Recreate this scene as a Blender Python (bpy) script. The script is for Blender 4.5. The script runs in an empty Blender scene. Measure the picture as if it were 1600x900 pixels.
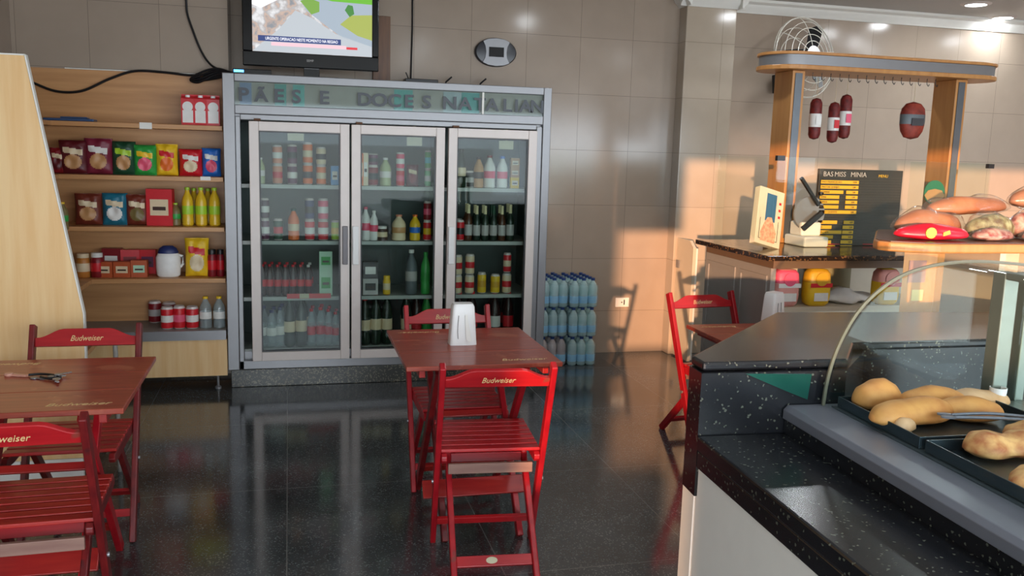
import bpy, bmesh, math, random
from math import sin, cos, pi, radians
from mathutils import Vector, Matrix
random.seed(7)
S = bpy.context.scene
COL = S.collection

# ------------------------------------------------------------------ camera
CAM_H = 1.55
F_PX, PITCH, ROLL, YAW = 1369.05, radians(8.81646), radians(-1.65035), radians(14.39056)
_f = Vector((sin(YAW)*cos(PITCH), cos(YAW)*cos(PITCH), -sin(PITCH)))
_r = Vector((cos(YAW), -sin(YAW), 0)); _u = _r.cross(_f)
_r2 = cos(ROLL)*_r - sin(ROLL)*_u; _u2 = sin(ROLL)*_r + cos(ROLL)*_u
cam_data = bpy.data.cameras.new('camera'); cam = bpy.data.objects.new('camera', cam_data); COL.objects.link(cam)
cam_data.sensor_width = 36; cam_data.lens = F_PX/1600*36; cam_data.clip_start = .02
M = Matrix.Identity(4)
for i in range(3):
    M[i][0], M[i][1], M[i][2] = _r2[i], _u2[i], -_f[i]
M[2][3] = CAM_H
cam.matrix_world = M
S.camera = cam

# ------------------------------------------------------------------ light
S.view_settings.view_transform = 'Standard'; S.view_settings.look = 'None'
S.view_settings.gamma = 1; S.view_settings.use_curve_mapping = False
EXPOSURE = 0.62
S.view_settings.exposure = EXPOSURE
W = bpy.data.worlds.new('sky'); S.world = W; W.use_nodes = True
bg = W.node_tree.nodes['Background']; bg.inputs[0].default_value = (.72, .86, 1, 1); bg.inputs[1].default_value = 3.2
SUN_DIR = Vector((.5, 1, -.075)).normalized()
sd = bpy.data.lights.new('sun', 'SUN'); sd.energy = 4.0; sd.color = (1, .55, .31); sd.angle = radians(.6)
sun = bpy.data.objects.new('sun', sd); COL.objects.link(sun); sun.rotation_euler = SUN_DIR.to_track_quat('-Z', 'Y').to_euler()
sun.location = (-3, -8, 4)
# daylight entering through the open shop front behind the camera (sky seen from inside)
def area(name, loc, sx, sy, energy, color, direction, portal=False):
    d = bpy.data.lights.new(name, 'AREA'); d.shape = 'RECTANGLE'; d.size = sx; d.size_y = sy; d.energy = energy; d.color = color
    if portal: d.cycles.is_portal = True
    o = bpy.data.objects.new(name, d); COL.objects.link(o); o.location = loc
    o.rotation_euler = Vector(direction).to_track_quat('-Z', 'Y').to_euler(); return o
area('shop_front_daylight', (2.4, -1.75, 1.15), 7.6, 1.8, 175, (.86, .93, 1), (0, 1, 0))
LAMPS = [(5.0,5.47),(5.53,4.83),(6.09,4.27),(5.06,5.83),(5.70,6.25),(6.3,5.29),(3.65,5.5),(2.13,4.73),(4.11,2.04),(5.5,2.1),(5.2,.6),(1.53,2.31),(1.53,1.09)]
LAMPS = [l for l in LAMPS if l != (5.0,5.47)] + [(4.97,5.2)]
LAMP_E = 3.6

# ------------------------------------------------------------------ materials
def srgb(r, g, b):
    f = lambda c: (c/255/12.92) if c/255 <= .04045 else ((c/255+.055)/1.055)**2.4
    return (f(r), f(g), f(b), 1)
def newmat(name):
    m = bpy.data.materials.new(name); m.use_nodes = True
    return m, m.node_tree.nodes, m.node_tree.links, m.node_tree.nodes['Principled BSDF']
def plain(name, col, rough=.5, metal=0, coat=0, vary=.12, scale=18, spec=.5):
    m, N, L, P = newmat(name)
    P.inputs['Roughness'].default_value = rough; P.inputs['Metallic'].default_value = metal
    P.inputs['Coat Weight'].default_value = coat; P.inputs['Specular IOR Level'].default_value = spec
    tc = N.new('ShaderNodeTexCoord'); n = N.new('ShaderNodeTexNoise'); n.inputs['Scale'].default_value = scale; n.inputs['Detail'].default_value = 3
    r = N.new('ShaderNodeMapRange'); r.inputs[3].default_value = 1-vary; r.inputs[4].default_value = 1+vary
    x = N.new('ShaderNodeVectorMath'); x.operation = 'SCALE'; x.inputs[0].default_value = col[:3]
    L.new(tc.outputs['Object'], n.inputs['Vector']); L.new(n.outputs['Fac'], r.inputs[0]); L.new(r.outputs[0], x.inputs['Scale']); L.new(x.outputs[0], P.inputs['Base Color'])
    return m
def emis(name, col, s):
    m, N, L, P = newmat(name); P.inputs['Base Color'].default_value = (.02,.02,.02,1)
    P.inputs['Emission Color'].default_value = col; P.inputs['Emission Strength'].default_value = s; return m
def thin_glass(name, tint=(.9,.97,.95,1), refl=1.0, rough=0.0, ior=1.5, haze=0, hazecol=(.8,.85,.85,1), base=.05):
    m, N, L, P = newmat(name); N.remove(P); out = N['Material Output']
    t = N.new('ShaderNodeBsdfTransparent'); t.inputs[0].default_value = tint
    g = N.new('ShaderNodeBsdfGlossy'); g.inputs['Roughness'].default_value = rough
    lw = N.new('ShaderNodeLayerWeight'); lw.inputs[0].default_value = .5
    pw = N.new('ShaderNodeMath'); pw.operation = 'POWER'; pw.inputs[1].default_value = 4.5; L.new(lw.outputs['Facing'], pw.inputs[0])
    fr = N.new('ShaderNodeMath'); fr.operation = 'MULTIPLY_ADD'; fr.inputs[1].default_value = .9; fr.inputs[2].default_value = base; L.new(pw.outputs[0], fr.inputs[0])
    mu = N.new('ShaderNodeMath'); mu.operation = 'MULTIPLY'; mu.inputs[1].default_value = refl; mu.use_clamp = True
    mx = N.new('ShaderNodeMixShader'); L.new(fr.outputs[0], mu.inputs[0]); L.new(mu.outputs[0], mx.inputs[0]); L.new(t.outputs[0], mx.inputs[1]); L.new(g.outputs[0], mx.inputs[2])
    last = mx
    if haze:
        d = N.new('ShaderNodeBsdfDiffuse'); d.inputs[0].default_value = hazecol
        m2 = N.new('ShaderNodeMixShader'); m2.inputs[0].default_value = haze; L.new(mx.outputs[0], m2.inputs[1]); L.new(d.outputs[0], m2.inputs[2]); last = m2
    L.new(last.outputs[0], out.inputs[0]); return m
def tile_mat(name, col, axis, rough=.16, x0=.043, z0=-.0785):
    m, N, L, P = newmat(name)
    tc = N.new('ShaderNodeTexCoord'); sp = N.new('ShaderNodeSeparateXYZ'); cb = N.new('ShaderNodeCombineXYZ')
    L.new(tc.outputs['Object'], sp.inputs[0])
    L.new(sp.outputs['X' if axis == 'x' else 'Y'], cb.inputs[0]); L.new(sp.outputs['Z'], cb.inputs[1])
    mp = N.new('ShaderNodeMapping'); mp.inputs['Location'].default_value = (-x0, -z0, 0); L.new(cb.outputs[0], mp.inputs[0])
    br = N.new('ShaderNodeTexBrick'); br.offset = 0; br.inputs['Scale'].default_value = 1
    br.inputs['Brick Width'].default_value = .4144; br.inputs['Row Height'].default_value = .4144; br.inputs['Mortar Size'].default_value = .0017; br.inputs['Mortar Smooth'].default_value = .2
    c = Vector(col[:3]); br.inputs['Color1'].default_value = (*(c*1.03), 1); br.inputs['Color2'].default_value = (*(c*.95), 1); br.inputs['Mortar'].default_value = (*(c*.55), 1)
    L.new(mp.outputs[0], br.inputs['Vector'])
    n = N.new('ShaderNodeTexNoise'); n.inputs['Scale'].default_value = 5; n.inputs['Detail'].default_value = 6; L.new(tc.outputs['Object'], n.inputs['Vector'])
    r = N.new('ShaderNodeMapRange'); r.inputs[3].default_value = .9; r.inputs[4].default_value = 1.1; L.new(n.outputs['Fac'], r.inputs[0])
    x = N.new('ShaderNodeVectorMath'); x.operation = 'SCALE'; L.new(br.outputs['Color'], x.inputs[0]); L.new(r.outputs[0], x.inputs['Scale']); L.new(x.outputs[0], P.inputs['Base Color'])
    P.inputs['Roughness'].default_value = rough; P.inputs['Specular IOR Level'].default_value = .5
    bp = N.new('ShaderNodeBump'); bp.inputs['Strength'].default_value = .25; bp.inputs['Distance'].default_value = .002; iv = N.new('ShaderNodeMath'); iv.operation = 'SUBTRACT'; iv.inputs[0].default_value = 1
    L.new(br.outputs['Fac'], iv.inputs[1]); L.new(iv.outputs[0], bp.inputs['Height']); L.new(bp.outputs[0], P.inputs['Normal'])
    return m
def granite(name, base, fleck, amount=.12, scale=140, rough=.1, grid=False, fleck2=None):
    m, N, L, P = newmat(name)
    tc = N.new('ShaderNodeTexCoord')
    v = N.new('ShaderNodeTexVoronoi'); v.inputs['Scale'].default_value = scale; L.new(tc.outputs['Object'], v.inputs['Vector'])
    sp = N.new('ShaderNodeSeparateColor'); L.new(v.outputs['Color'], sp.inputs[0])
    gt = N.new('ShaderNodeMath'); gt.operation = 'LESS_THAN'; gt.inputs[1].default_value = amount; L.new(sp.outputs[0], gt.inputs[0])
    n = N.new('ShaderNodeTexNoise'); n.inputs['Scale'].default_value = 2.2; n.inputs['Detail'].default_value = 8; L.new(tc.outputs['Object'], n.inputs['Vector'])
    r = N.new('ShaderNodeMapRange'); r.inputs[1].default_value=.3; r.inputs[2].default_value=.7; r.inputs[3].default_value = .6; r.inputs[4].default_value = 1.5; L.new(n.outputs['Fac'], r.inputs[0])
    mx = N.new('ShaderNodeMix'); mx.data_type = 'RGBA'; mx.inputs['A'].default_value = base; mx.inputs['B'].default_value = fleck; L.new(gt.outputs[0], mx.inputs['Factor'])
    x = N.new('ShaderNodeVectorMath'); x.operation = 'SCALE'; L.new(mx.outputs['Result'], x.inputs[0]); L.new(r.outputs[0], x.inputs['Scale']); col = x.outputs[0]
    if grid:
        mp = N.new('ShaderNodeMapping'); mp.inputs['Location'].default_value = (.022, -2.952, 0); L.new(tc.outputs['Object'], mp.inputs[0])
        br = N.new('ShaderNodeTexBrick'); br.offset = 0; br.inputs['Scale'].default_value = 1; br.inputs['Brick Width'].default_value = .785; br.inputs['Row Height'].default_value = .995
        br.inputs['Mortar Size'].default_value = .0022; br.inputs['Color1'].default_value = (1,1,1,1); br.inputs['Color2'].default_value = (.8,.8,.8,1); L.new(mp.outputs[0], br.inputs['Vector'])
        m2 = N.new('ShaderNodeMix'); m2.data_type = 'RGBA'; m2.inputs['B'].default_value = (.16,.16,.15,1)
        mm = N.new('ShaderNodeVectorMath'); mm.operation = 'MULTIPLY'; L.new(col, mm.inputs[0]); L.new(br.outputs['Color'], mm.inputs[1])
        L.new(br.outputs['Fac'], m2.inputs['Factor']); L.new(mm.outputs[0], m2.inputs['A']); col = m2.outputs['Result']
    L.new(col, P.inputs['Base Color'])
    n2 = N.new('ShaderNodeTexNoise'); n2.inputs['Scale'].default_value = 3; n2.inputs['Detail'].default_value = 6; L.new(tc.outputs['Object'], n2.inputs['Vector'])
    r2 = N.new('ShaderNodeMapRange'); r2.inputs[3].default_value = rough*.6; r2.inputs[4].default_value = rough*1.5; L.new(n2.outputs['Fac'], r2.inputs[0]); L.new(r2.outputs[0], P.inputs['Roughness']); P.inputs['IOR'].default_value = 1.75 if grid else 1.55
    return m
def wood(name, c1, c2, stretch=(1,1,12), scale=3, rough=.4, wear=None, wear_amt=.62):
    m, N, L, P = newmat(name)
    tc = N.new('ShaderNodeTexCoord'); mp = N.new('ShaderNodeMapping'); mp.inputs['Scale'].default_value = tuple(12/s for s in stretch); L.new(tc.outputs['Object'], mp.inputs[0])
    n = N.new('ShaderNodeTexNoise'); n.inputs['Scale'].default_value = scale; n.inputs['Detail'].default_value = 6; L.new(mp.outputs[0], n.inputs['Vector'])
    r = N.new('ShaderNodeMapRange'); r.inputs[1].default_value=.35; r.inputs[2].default_value=.65; L.new(n.outputs['Fac'], r.inputs[0])
    mx = N.new('ShaderNodeMix'); mx.data_type = 'RGBA'; mx.inputs['A'].default_value = c1; mx.inputs['B'].default_value = c2; L.new(r.outputs[0], mx.inputs['Factor'])
    col = mx.outputs['Result']
    if wear:
        n3 = N.new('ShaderNodeTexNoise'); n3.inputs['Scale'].default_value = 9; n3.inputs['Detail'].default_value = 8; L.new(tc.outputs['Object'], n3.inputs['Vector'])
        r3 = N.new('ShaderNodeMapRange'); r3.inputs[1].default_value = wear_amt; r3.inputs[2].default_value = wear_amt+.06; L.new(n3.outputs['Fac'], r3.inputs[0])
        m3 = N.new('ShaderNodeMix'); m3.data_type = 'RGBA'; m3.inputs['B'].default_value = wear; L.new(r3.outputs[0], m3.inputs['Factor']); L.new(col, m3.inputs['A']); col = m3.outputs['Result']
    L.new(col, P.inputs['Base Color']); P.inputs['Roughness'].default_value = rough
    return m
TAN = srgb(166,150,134)
MW = tile_mat('wall_tile', TAN, 'x'); MWY = tile_mat('wall_tile_side', TAN, 'y', x0=-.1)
MPIL = tile_mat('pillar_tile', srgb(178,164,146), 'x', x0=.30)
MFLOOR = granite('floor_granite', srgb(64,68,70), srgb(104,108,106), .10, 200, .12, grid=True)
MCOUNTER = granite('counter_granite', srgb(20,22,26), srgb(84,88,78), .03, 210, .22)
MREAR = granite('rear_granite', srgb(38,26,20), srgb(110,80,50), .2, 110, .12)
MPLINTH = granite('plinth_granite', srgb(50,52,48), srgb(120,116,100), .22, 150, .3)
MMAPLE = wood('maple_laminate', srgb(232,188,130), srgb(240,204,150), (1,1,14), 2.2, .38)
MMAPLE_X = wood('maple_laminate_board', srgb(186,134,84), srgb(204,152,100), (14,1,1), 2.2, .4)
MHONEY = wood('honey_laminate', srgb(206,144,80), srgb(216,156,92), (1,1,14), 2.2, .42)
MFRAME = wood('golden_wood', srgb(184,126,70), srgb(198,142,82), (1,1,10), 2, .4)
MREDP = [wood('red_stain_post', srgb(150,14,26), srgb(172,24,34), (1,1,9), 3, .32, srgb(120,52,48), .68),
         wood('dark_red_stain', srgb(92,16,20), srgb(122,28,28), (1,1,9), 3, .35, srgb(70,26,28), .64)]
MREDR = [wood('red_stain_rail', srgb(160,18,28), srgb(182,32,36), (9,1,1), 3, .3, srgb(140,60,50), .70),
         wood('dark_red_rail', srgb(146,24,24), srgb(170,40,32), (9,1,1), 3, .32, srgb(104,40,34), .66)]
MTABLE = wood('table_red_stain', srgb(146,56,42), srgb(168,76,54), (9,1,1), 3, .28, srgb(180,100,74), .62)
MBARE = wood('worn_bare_wood', srgb(132,96,86), srgb(150,116,102), (9,1,1), 3, .5)
MALU = plain('aluminium', srgb(138,138,140), .38, .5, vary=.05)
MALU2 = plain('door_aluminium', srgb(214,204,198), .42, .1, vary=.04)
MSTEEL = plain('brushed_steel', srgb(122,126,136), .35, .35, vary=.06)
MDARK = plain('dark_plastic', srgb(18,19,22), .35)
MBLACKG = plain('gloss_black', srgb(10,11,13), .15)
MWHITE = plain('white_paint', srgb(232,231,224), .45, vary=.03)
MCEIL = plain('ceiling_paint', srgb(196,194,190), .8, vary=.03)
MCREAM = plain('cream_panel', srgb(206,194,172), .5, vary=.05)
MGREYP = plain('grey_panel', srgb(150,146,140), .5, vary=.04)
MFRIDGEIN = plain('fridge_liner', srgb(66,80,76), .5, vary=.08, scale=4)
MSHELFW = plain('fridge_shelf', srgb(170,176,170), .4)
MPLAS = plain('white_plastic', srgb(236,236,234), .35, vary=.03)
MCARD = plain('price_card', srgb(196,190,160), .6)
MGLASS = thin_glass('door_glass', (.84,.89,.87,1), .36, .01, base=.035)
MCLEAR = thin_glass('clear_glass', (.95,.98,.96,1), .4)
MCURVE = thin_glass('curved_glass', (.94,.97,.96,1), .35)
MEDGE = plain('glass_edge', srgb(96,100,84), .4, 0, vary=.05)
MTEAL = plain('teal_sheet', srgb(24,74,64), .1)
MHEAD = thin_glass('header_glass', (.86,.89,.88,1), .8, .04, haze=.05, hazecol=(.5,.55,.55,1))
MGOLD = plain('gold_lettering', srgb(224,196,140), .45, vary=.05)
PAL = dict(paleg=(176,186,140), white=(230,228,222), peach=(216,140,110), red=(206,28,40), purple=(96,40,76), dpurple=(58,24,50), black=(24,22,24), orange=(232,112,40), cream=(226,206,170),
 sky=(60,150,220), dgreen=(24,70,46), navy=(30,44,96), pink=(232,90,120), lime=(170,210,50), yellow=(236,192,36), cola=(42,16,14), colaw=(42,16,14), mint=(176,214,184), green=(44,156,66),
 clear=(190,206,210), clearr=(196,206,206), dglass=(26,44,32), dred=(130,20,30), maroon=(96,24,32), mintg=(150,206,160), cyan=(60,190,200), milk=(232,230,226), dbrown=(60,36,26),
 ltgrey=(180,176,172), slate=(96,104,108), greenb=(60,170,80), tan=(196,146,96), blue=(40,110,200), foil=(220,206,160), brownb=(74,42,22), gold=(210,160,40), purpr=(124,34,56), brownr=(116,48,34),
 teal=(30,112,136), olive=(120,104,60), oil=(226,186,40), amber=(190,120,50), rust=(184,84,44), vinegar=(214,208,180), salami=(112,26,26), hampink=(228,160,150), bread=(206,150,84), bread2=(196,124,70), char=(58,58,62))
_pm = {}
def PM(k):
    if k not in _pm:
        r = .3 if k in ('cola','colaw','dglass','greenb','brownb','clear','clearr','oil','vinegar') else .42
        if k in ('clear', 'clearr'):
            _pm[k] = thin_glass('clear_plastic', (.78,.86,.88,1), 1.2, .1, haze=.22, hazecol=(.7,.8,.82,1)) if k == 'clear' else _pm.get('clear') or thin_glass('clear_plastic_bottle', (.78,.86,.88,1), 1.2, .1, haze=.22, hazecol=(.7,.8,.82,1))
        else: _pm[k] = plain('coloured_'+k, srgb(*PAL[k]), r, vary=.1, scale=30)
    return _pm[k]

# ------------------------------------------------------------------ mesh helpers
class MB:
    def __init__(s): s.v=[]; s.f=[]; s.m=[]
    def add(s, vs, fs, mi=0):
        o=len(s.v); s.v += [tuple(p) for p in vs]; s.f += [tuple(i+o for i in f) for f in fs]; s.m += [mi]*len(fs); return s
    def box(s, x0,x1,y0,y1,z0,z1, mi=0):
        return s.add([(x0,y0,z0),(x1,y0,z0),(x1,y1,z0),(x0,y1,z0),(x0,y0,z1),(x1,y0,z1),(x1,y1,z1),(x0,y1,z1)],
            [(0,3,2,1),(4,5,6,7),(0,1,5,4),(1,2,6,5),(2,3,7,6),(3,0,4,7)], mi)
    def bar(s, p, q, w, t, mi=0, side=(1,0,0)):
        p=Vector(p); q=Vector(q); d=(q-p).normalized(); a=Vector(side); a=(a-d*a.dot(d)).normalized(); b=d.cross(a)
        vs=[]
        for c in (p,q):
            for i,j in ((-1,-1),(1,-1),(1,1),(-1,1)): vs.append(c+a*(i*w/2)+b*(j*t/2))
        return s.add(vs,[(0,3,2,1),(4,5,6,7),(0,1,5,4),(1,2,6,5),(2,3,7,6),(3,0,4,7)],mi)
    def prism(s, poly, z0, z1, mi=0, axis='z', at=None):
        n=len(poly)
        g={'z':lambda a,b,c:(a,b,c),'y':lambda a,b,c:(a,c,b),'x':lambda a,b,c:(c,a,b)}[axis]
        vs=[g(a,b,z0) for a,b in poly]+[g(a,b,z1) for a,b in poly]
        fs=[tuple(range(n))[::-1],tuple(range(n,2*n))]+[(i,(i+1)%n,n+(i+1)%n,n+i) for i in range(n)]
        return s.add(vs,fs,mi)
    def lathe(s, prof, n=16, c=(0,0,0), mi=0, sx=1, sy=1, axis='z', caps=True):
        # prof: (r, z[, mi])
        o=len(s.v); k=len(prof)
        for p in prof:
            for j in range(n):
                a=2*pi*j/n; v=(p[0]*cos(a)*sx, p[0]*sin(a)*sy, p[1])
                if axis=='y': v=(v[0], v[2], v[1])
                if axis=='x': v=(v[2], v[0], v[1])
                s.v.append((c[0]+v[0],c[1]+v[1],c[2]+v[2]))
        for i in range(k-1):
            m=prof[i+1][2] if len(prof[i+1])>2 else mi
            for j in range(n): s.f.append((o+i*n+j,o+i*n+(j+1)%n,o+(i+1)*n+(j+1)%n,o+(i+1)*n+j)); s.m.append(m)
        if not caps: return s
        s.f.append(tuple(o+j for j in range(n))[::-1]); s.m.append(prof[0][2] if len(prof[0])>2 else mi)
        s.f.append(tuple(o+(k-1)*n+j for j in range(n))); s.m.append(prof[-1][2] if len(prof[-1])>2 else mi)
        return s
    def tube(s, pts, r, n=8, mi=0):
        pts=[Vector(p) for p in pts]; o=len(s.v); k=len(pts)
        up=Vector((0,0,1))
        for i,p in enumerate(pts):
            d=(pts[min(i+1,k-1)]-pts[max(i-1,0)]).normalized()
            a=d.cross(up); a = a.normalized() if a.length>.05 else d.cross(Vector((1,0,0))).normalized(); b=d.cross(a)
            for j in range(n): s.v.append(tuple(p+a*(r*cos(2*pi*j/n))+b*(r*sin(2*pi*j/n))))
        for i in range(k-1):
            for j in range(n): s.f.append((o+i*n+j,o+i*n+(j+1)%n,o+(i+1)*n+(j+1)%n,o+(i+1)*n+j)); s.m.append(mi)
        s.f.append(tuple(o+j for j in range(n))[::-1]); s.m.append(mi); s.f.append(tuple(o+(k-1)*n+j for j in range(n))); s.m.append(mi)
        return s
    def mesh(s, name, mats):
        me=bpy.data.meshes.new(name); me.from_pydata(s.v,[],s.f)
        for m in (mats if isinstance(mats,(list,tuple)) else [mats]): me.materials.append(m)
        me.polygons.foreach_set('material_index', s.m)
        bm=bmesh.new(); bm.from_mesh(me); bmesh.ops.recalc_face_normals(bm, faces=bm.faces[:]); bm.to_mesh(me); bm.free()
        return me
    def build(s, name, mats, parent=None, loc=None, bevel=0, smooth=False, sub=0, rot=None):
        me=s.mesh(name,mats)
        if smooth:
            me.polygons.foreach_set('use_smooth',[True]*len(me.polygons))
            if smooth is not True: me.set_sharp_from_angle(angle=radians(smooth))
        o=bpy.data.objects.new(name,me); COL.objects.link(o)
        if parent: o.parent=parent
        if loc is not None: o.location=loc
        if rot is not None: o.rotation_euler=rot
        if bevel:
            b=o.modifiers.new('bevel','BEVEL'); b.width=bevel; b.segments=2; b.limit_method='ANGLE'
        if sub: o.modifiers.new('sub','SUBSURF').levels=sub; o.modifiers[-1].render_levels=sub
        return o
def thing(name, label, cat, loc=(0,0,0), rz=0, group=None):
    o=bpy.data.objects.new(name,None); COL.objects.link(o); o.location=loc; o.rotation_euler=(0,0,rz); o.empty_display_size=.1
    return tag(o,label,cat,group)
def tag(o,label,cat,group=None):
    o['label']=label; o['category']=cat
    if group: o['group']=group
    return o
def struct(o): o['kind']='structure'; return o
def copy_tree(o, parent=None, label=None, loc=None, rz=None):
    c=o.copy(); COL.objects.link(c)
    if parent: c.parent=parent
    if label: c['label']=label
    if loc is not None: c.location=loc
    if rz is not None: c.rotation_euler=(0,0,rz)
    for ch in list(o.children): copy_tree(ch, c)
    return c
def text(name, body, size, mat, parent=None, loc=(0,0,0), rot=(pi/2,0,0), shear=0, depth=.0006, sx=1, align='CENTER', offset=0):
    cu=bpy.data.curves.new(name,'FONT'); cu.body=body; cu.size=size; cu.shear=shear; cu.extrude=depth; cu.align_x=align; cu.offset=offset; cu.resolution_u=3
    t=bpy.data.objects.new(name,cu); COL.objects.link(t)
    dg=bpy.context.evaluated_depsgraph_get(); me=bpy.data.meshes.new_from_object(t.evaluated_get(dg)); 
    bpy.data.objects.remove(t); me.materials.clear(); me.materials.append(mat)
    o=bpy.data.objects.new(name,me); COL.objects.link(o); o.location=loc; o.rotation_euler=rot; o.scale=(sx,1,1)
    if parent: o.parent=parent
    return o
ORD=['first','second','third','fourth','fifth','sixth','seventh','eighth','ninth']

# ------------------------------------------------------------------ room shell
CEIL=2.76; YB=6.4; XL=-1.64; XR=7.2; YF=-1.8
struct(MB().box(XL-.2,XR+.2,YF-.3,YB+.2,-.1,0).build('floor',MFLOOR))
struct(MB().box(XL-.2,XR+.2,YF-.3,YB+.2,CEIL,CEIL+.1).build('ceiling',MCEIL))
struct(MB().box(XL-.2,XR+.2,YB,YB+.15,0,CEIL).build('wall_back',MW))
struct(MB().box(XL,-.372,6.12,YB,0,CEIL).build('wall_back_left',MW))
struct(MB().box(XL-.15,XL,YF,YB,0,CEIL).build('wall_left',MWY))
struct(MB().box(XR,XR+.15,YF,YB,0,CEIL).build('wall_right',MWY))
struct(MB().box(2.9,3.31,6.273,YB,0,CEIL).build('wall_pillar',MPIL,bevel=.006))
f=MB().box(XL,XR,YF-.25,YF,2.145,CEIL);  f.box(XR-.4,XR,YF-.25,YF,0,2.145); f.box(XL,-1.13,YF-.12,YF-.06,1.585,2.145)  # last box: unseen board added below the lintel to cut the sun beam
struct(f.build('wall_front_and_sun_board',MCREAM))
# plaster cornice on the right
c=MB()
prof=[(0,2.665),(.012,2.665),(.02,2.68),(.045,2.70),(.055,2.725),(.085,2.74),(.085,CEIL),(0,CEIL)]
c.prism([(YB-a,b) for a,b in prof],3.31,XR,0,'x')
c.prism([(6.273-a,b) for a,b in prof],2.84,3.37,0,'x')
c.prism([(2.9-a,b) for a,b in prof],6.19,YB,0,'y'); 
c.prism([(3.31+a,b) for a,b in prof],6.19,YB,0,'y')
struct(c.build('trim_1',MWHITE,smooth=40))
struct(MB().box(-.372,1.74,5.742,YB,0,.116).build('trim_2',MPLINTH,bevel=.004))
# street outside, behind the camera, plus an added wall stepped to shape the sun
struct(MB().box(-14,16,-20,YF-.3,-.12,-.02).build('ground',plain('pavement',srgb(120,116,110),.9)))
w=MB().box(-12,-3.85,-6.3,-6,-.02,2.6); w.box(-3.85,-3.0,-6.3,-6,-.02,.95); w.box(-3.0,4,-6.3,-6,-.02,1.60)
tag(w.build('sun_shaping_wall',plain('sun_shaping_plaster',srgb(150,132,116),.9)),'stepped wall out of view, added to shape sunlight entering the shop','wall')

def downlight(i,x,y):
    nice=[ 'recessed ceiling downlight']
    t=thing('ceiling_downlight',LAMP_LABELS[i],'ceiling light',(x,y,CEIL),0,'recessed ceiling downlights')
    MB().lathe([(.075,-.012),(.105,-.006),(.11,0),(.08,0),(.075,-.012)],28,caps=False).build('trim_ring',MALU2,t,smooth=40)
    MB().lathe([(.001,-.009),(.078,-.009),(.078,-.004),(.001,-.004)],28).build('diffuser',emis('lamp_glow',(.82,.93,1,1),9),t)
    d=bpy.data.lights.new('downlight_beam','AREA'); d.shape='DISK'; d.size=.14; d.energy=LAMP_E; d.color=(.92,.96,1)
    o=bpy.data.objects.new('downlight_beam',d); COL.objects.link(o); o.parent=t; o.location=(0,0,-.016)
def lamp_label(x,y):
    if (x,y)==(5.06,5.83): return 'left of the two glowing recessed downlights in the top right ceiling'
    if (x,y)==(5.70,6.25): return 'right lower of the two glowing recessed downlights beside the cornice'
    return 'recessed downlight out of frame, %.1f m right and %.1f m ahead of viewer'%(x,y)
LAMP_LABELS=[lamp_label(*p) for p in LAMPS]
for i,(x,y) in enumerate(LAMPS): downlight(i,x,y)

# ------------------------------------------------------------------ refrigerator
FY=5.737
fr=thing('display_fridge','tall grey aluminium three-door glass display fridge stocked with drinks','fridge',(0,0,0))
x0,x1,zb,zt=-.388,1.706,.118,1.978
m=MB(); m.box(x0,x0+.03,FY+.01,YB-.01,zb,zt); m.box(x1-.03,x1,FY+.01,YB-.01,zb,zt); m.box(x0+.03,x1-.03,FY+.032,YB-.01,1.70,zt-.004); m.box(x0+.03,x1-.03,FY+.05,YB-.01,zb,.225)
m.build('cabinet',MALU,fr)
m=MB(); m.box(x0+.03,x1-.03,6.36,6.385,.225,1.70); m.box(x0+.03,x0+.05,FY+.06,6.36,.225,1.70); m.box(x1-.05,x1-.03,FY+.06,6.36,.225,1.70); m.box(.378,.388,FY+.10,6.36,.225,1.70); m.box(.99,1.0,FY+.10,6.36,.225,1.70)
m.build('liner',MFRIDGEIN,fr)
m=MB(); m.box(x0,x0+.07,FY-.012,FY+.03,zb,zt); m.box(x0+.07,x0+.10,FY,FY+.03,zb,1.72); m.box(x1-.055,x1,FY-.012,FY+.03,zb,zt); m.box(x1-.095,x1-.055,FY,FY+.03,zb,1.72)
m.box(x0+.07,x1-.055,FY-.012,FY+.03,1.93,zt); m.box(x0+.07,x1-.055,FY-.012,FY+.03,1.735,1.79); m.box(x0+.1,x1-.095,FY,FY+.03,1.70,1.735); m.box(x0+.07,x1-.055,FY,FY+.05,zb,.175)
m.build('outer_frame',MALU,fr,bevel=.004)
h=MB().box(x0+.07,x1-.055,FY-.004,FY+.0,1.79,1.93).build('header_glass',MHEAD,fr)
MB().box(x0+.07,x1-.055,FY+.026,FY+.03,1.79,1.93).build('header_back',plain('header_board',srgb(176,178,168),.4),h)
for xa,cc in ((x0+.10,(120,150,190)),(-.08,(70,170,160)),(.03,(80,190,180)),(.66,(60,180,170)),(.98,(170,196,200)),(1.10,(60,180,175))):  # cyan reflections in the header glass, put in as coloured panels
    MB().box(xa,xa+.07+.05*(xa>.5),FY+.022,FY+.0255,1.795,1.925).build('reflection_panel',plain('header_reflection',srgb(*cc),.3),h)
MB().box(1.232,1.245,FY-.008,FY-.0045,1.79,1.93).build('divider',MWHITE,h)
MLET=plain('header_lettering',srgb(56,62,70),.4)
for ch,x in (('P',-.266),('Ã',-.160),('E',-.055),('S',.05),('E',.22),('D',.47),('O',.565),('C',.66),('E',.752),('S',.868),('N',1.018),('A',1.12),('T',1.218),('A',1.30),('L',1.402),('I',1.465),('A',1.528),('N',1.608)):
    text('letter',ch,.112 if ch!='Ã' else .100,MLET,h,(x,FY-.006,1.815),sx=1.15,offset=.003)
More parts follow.
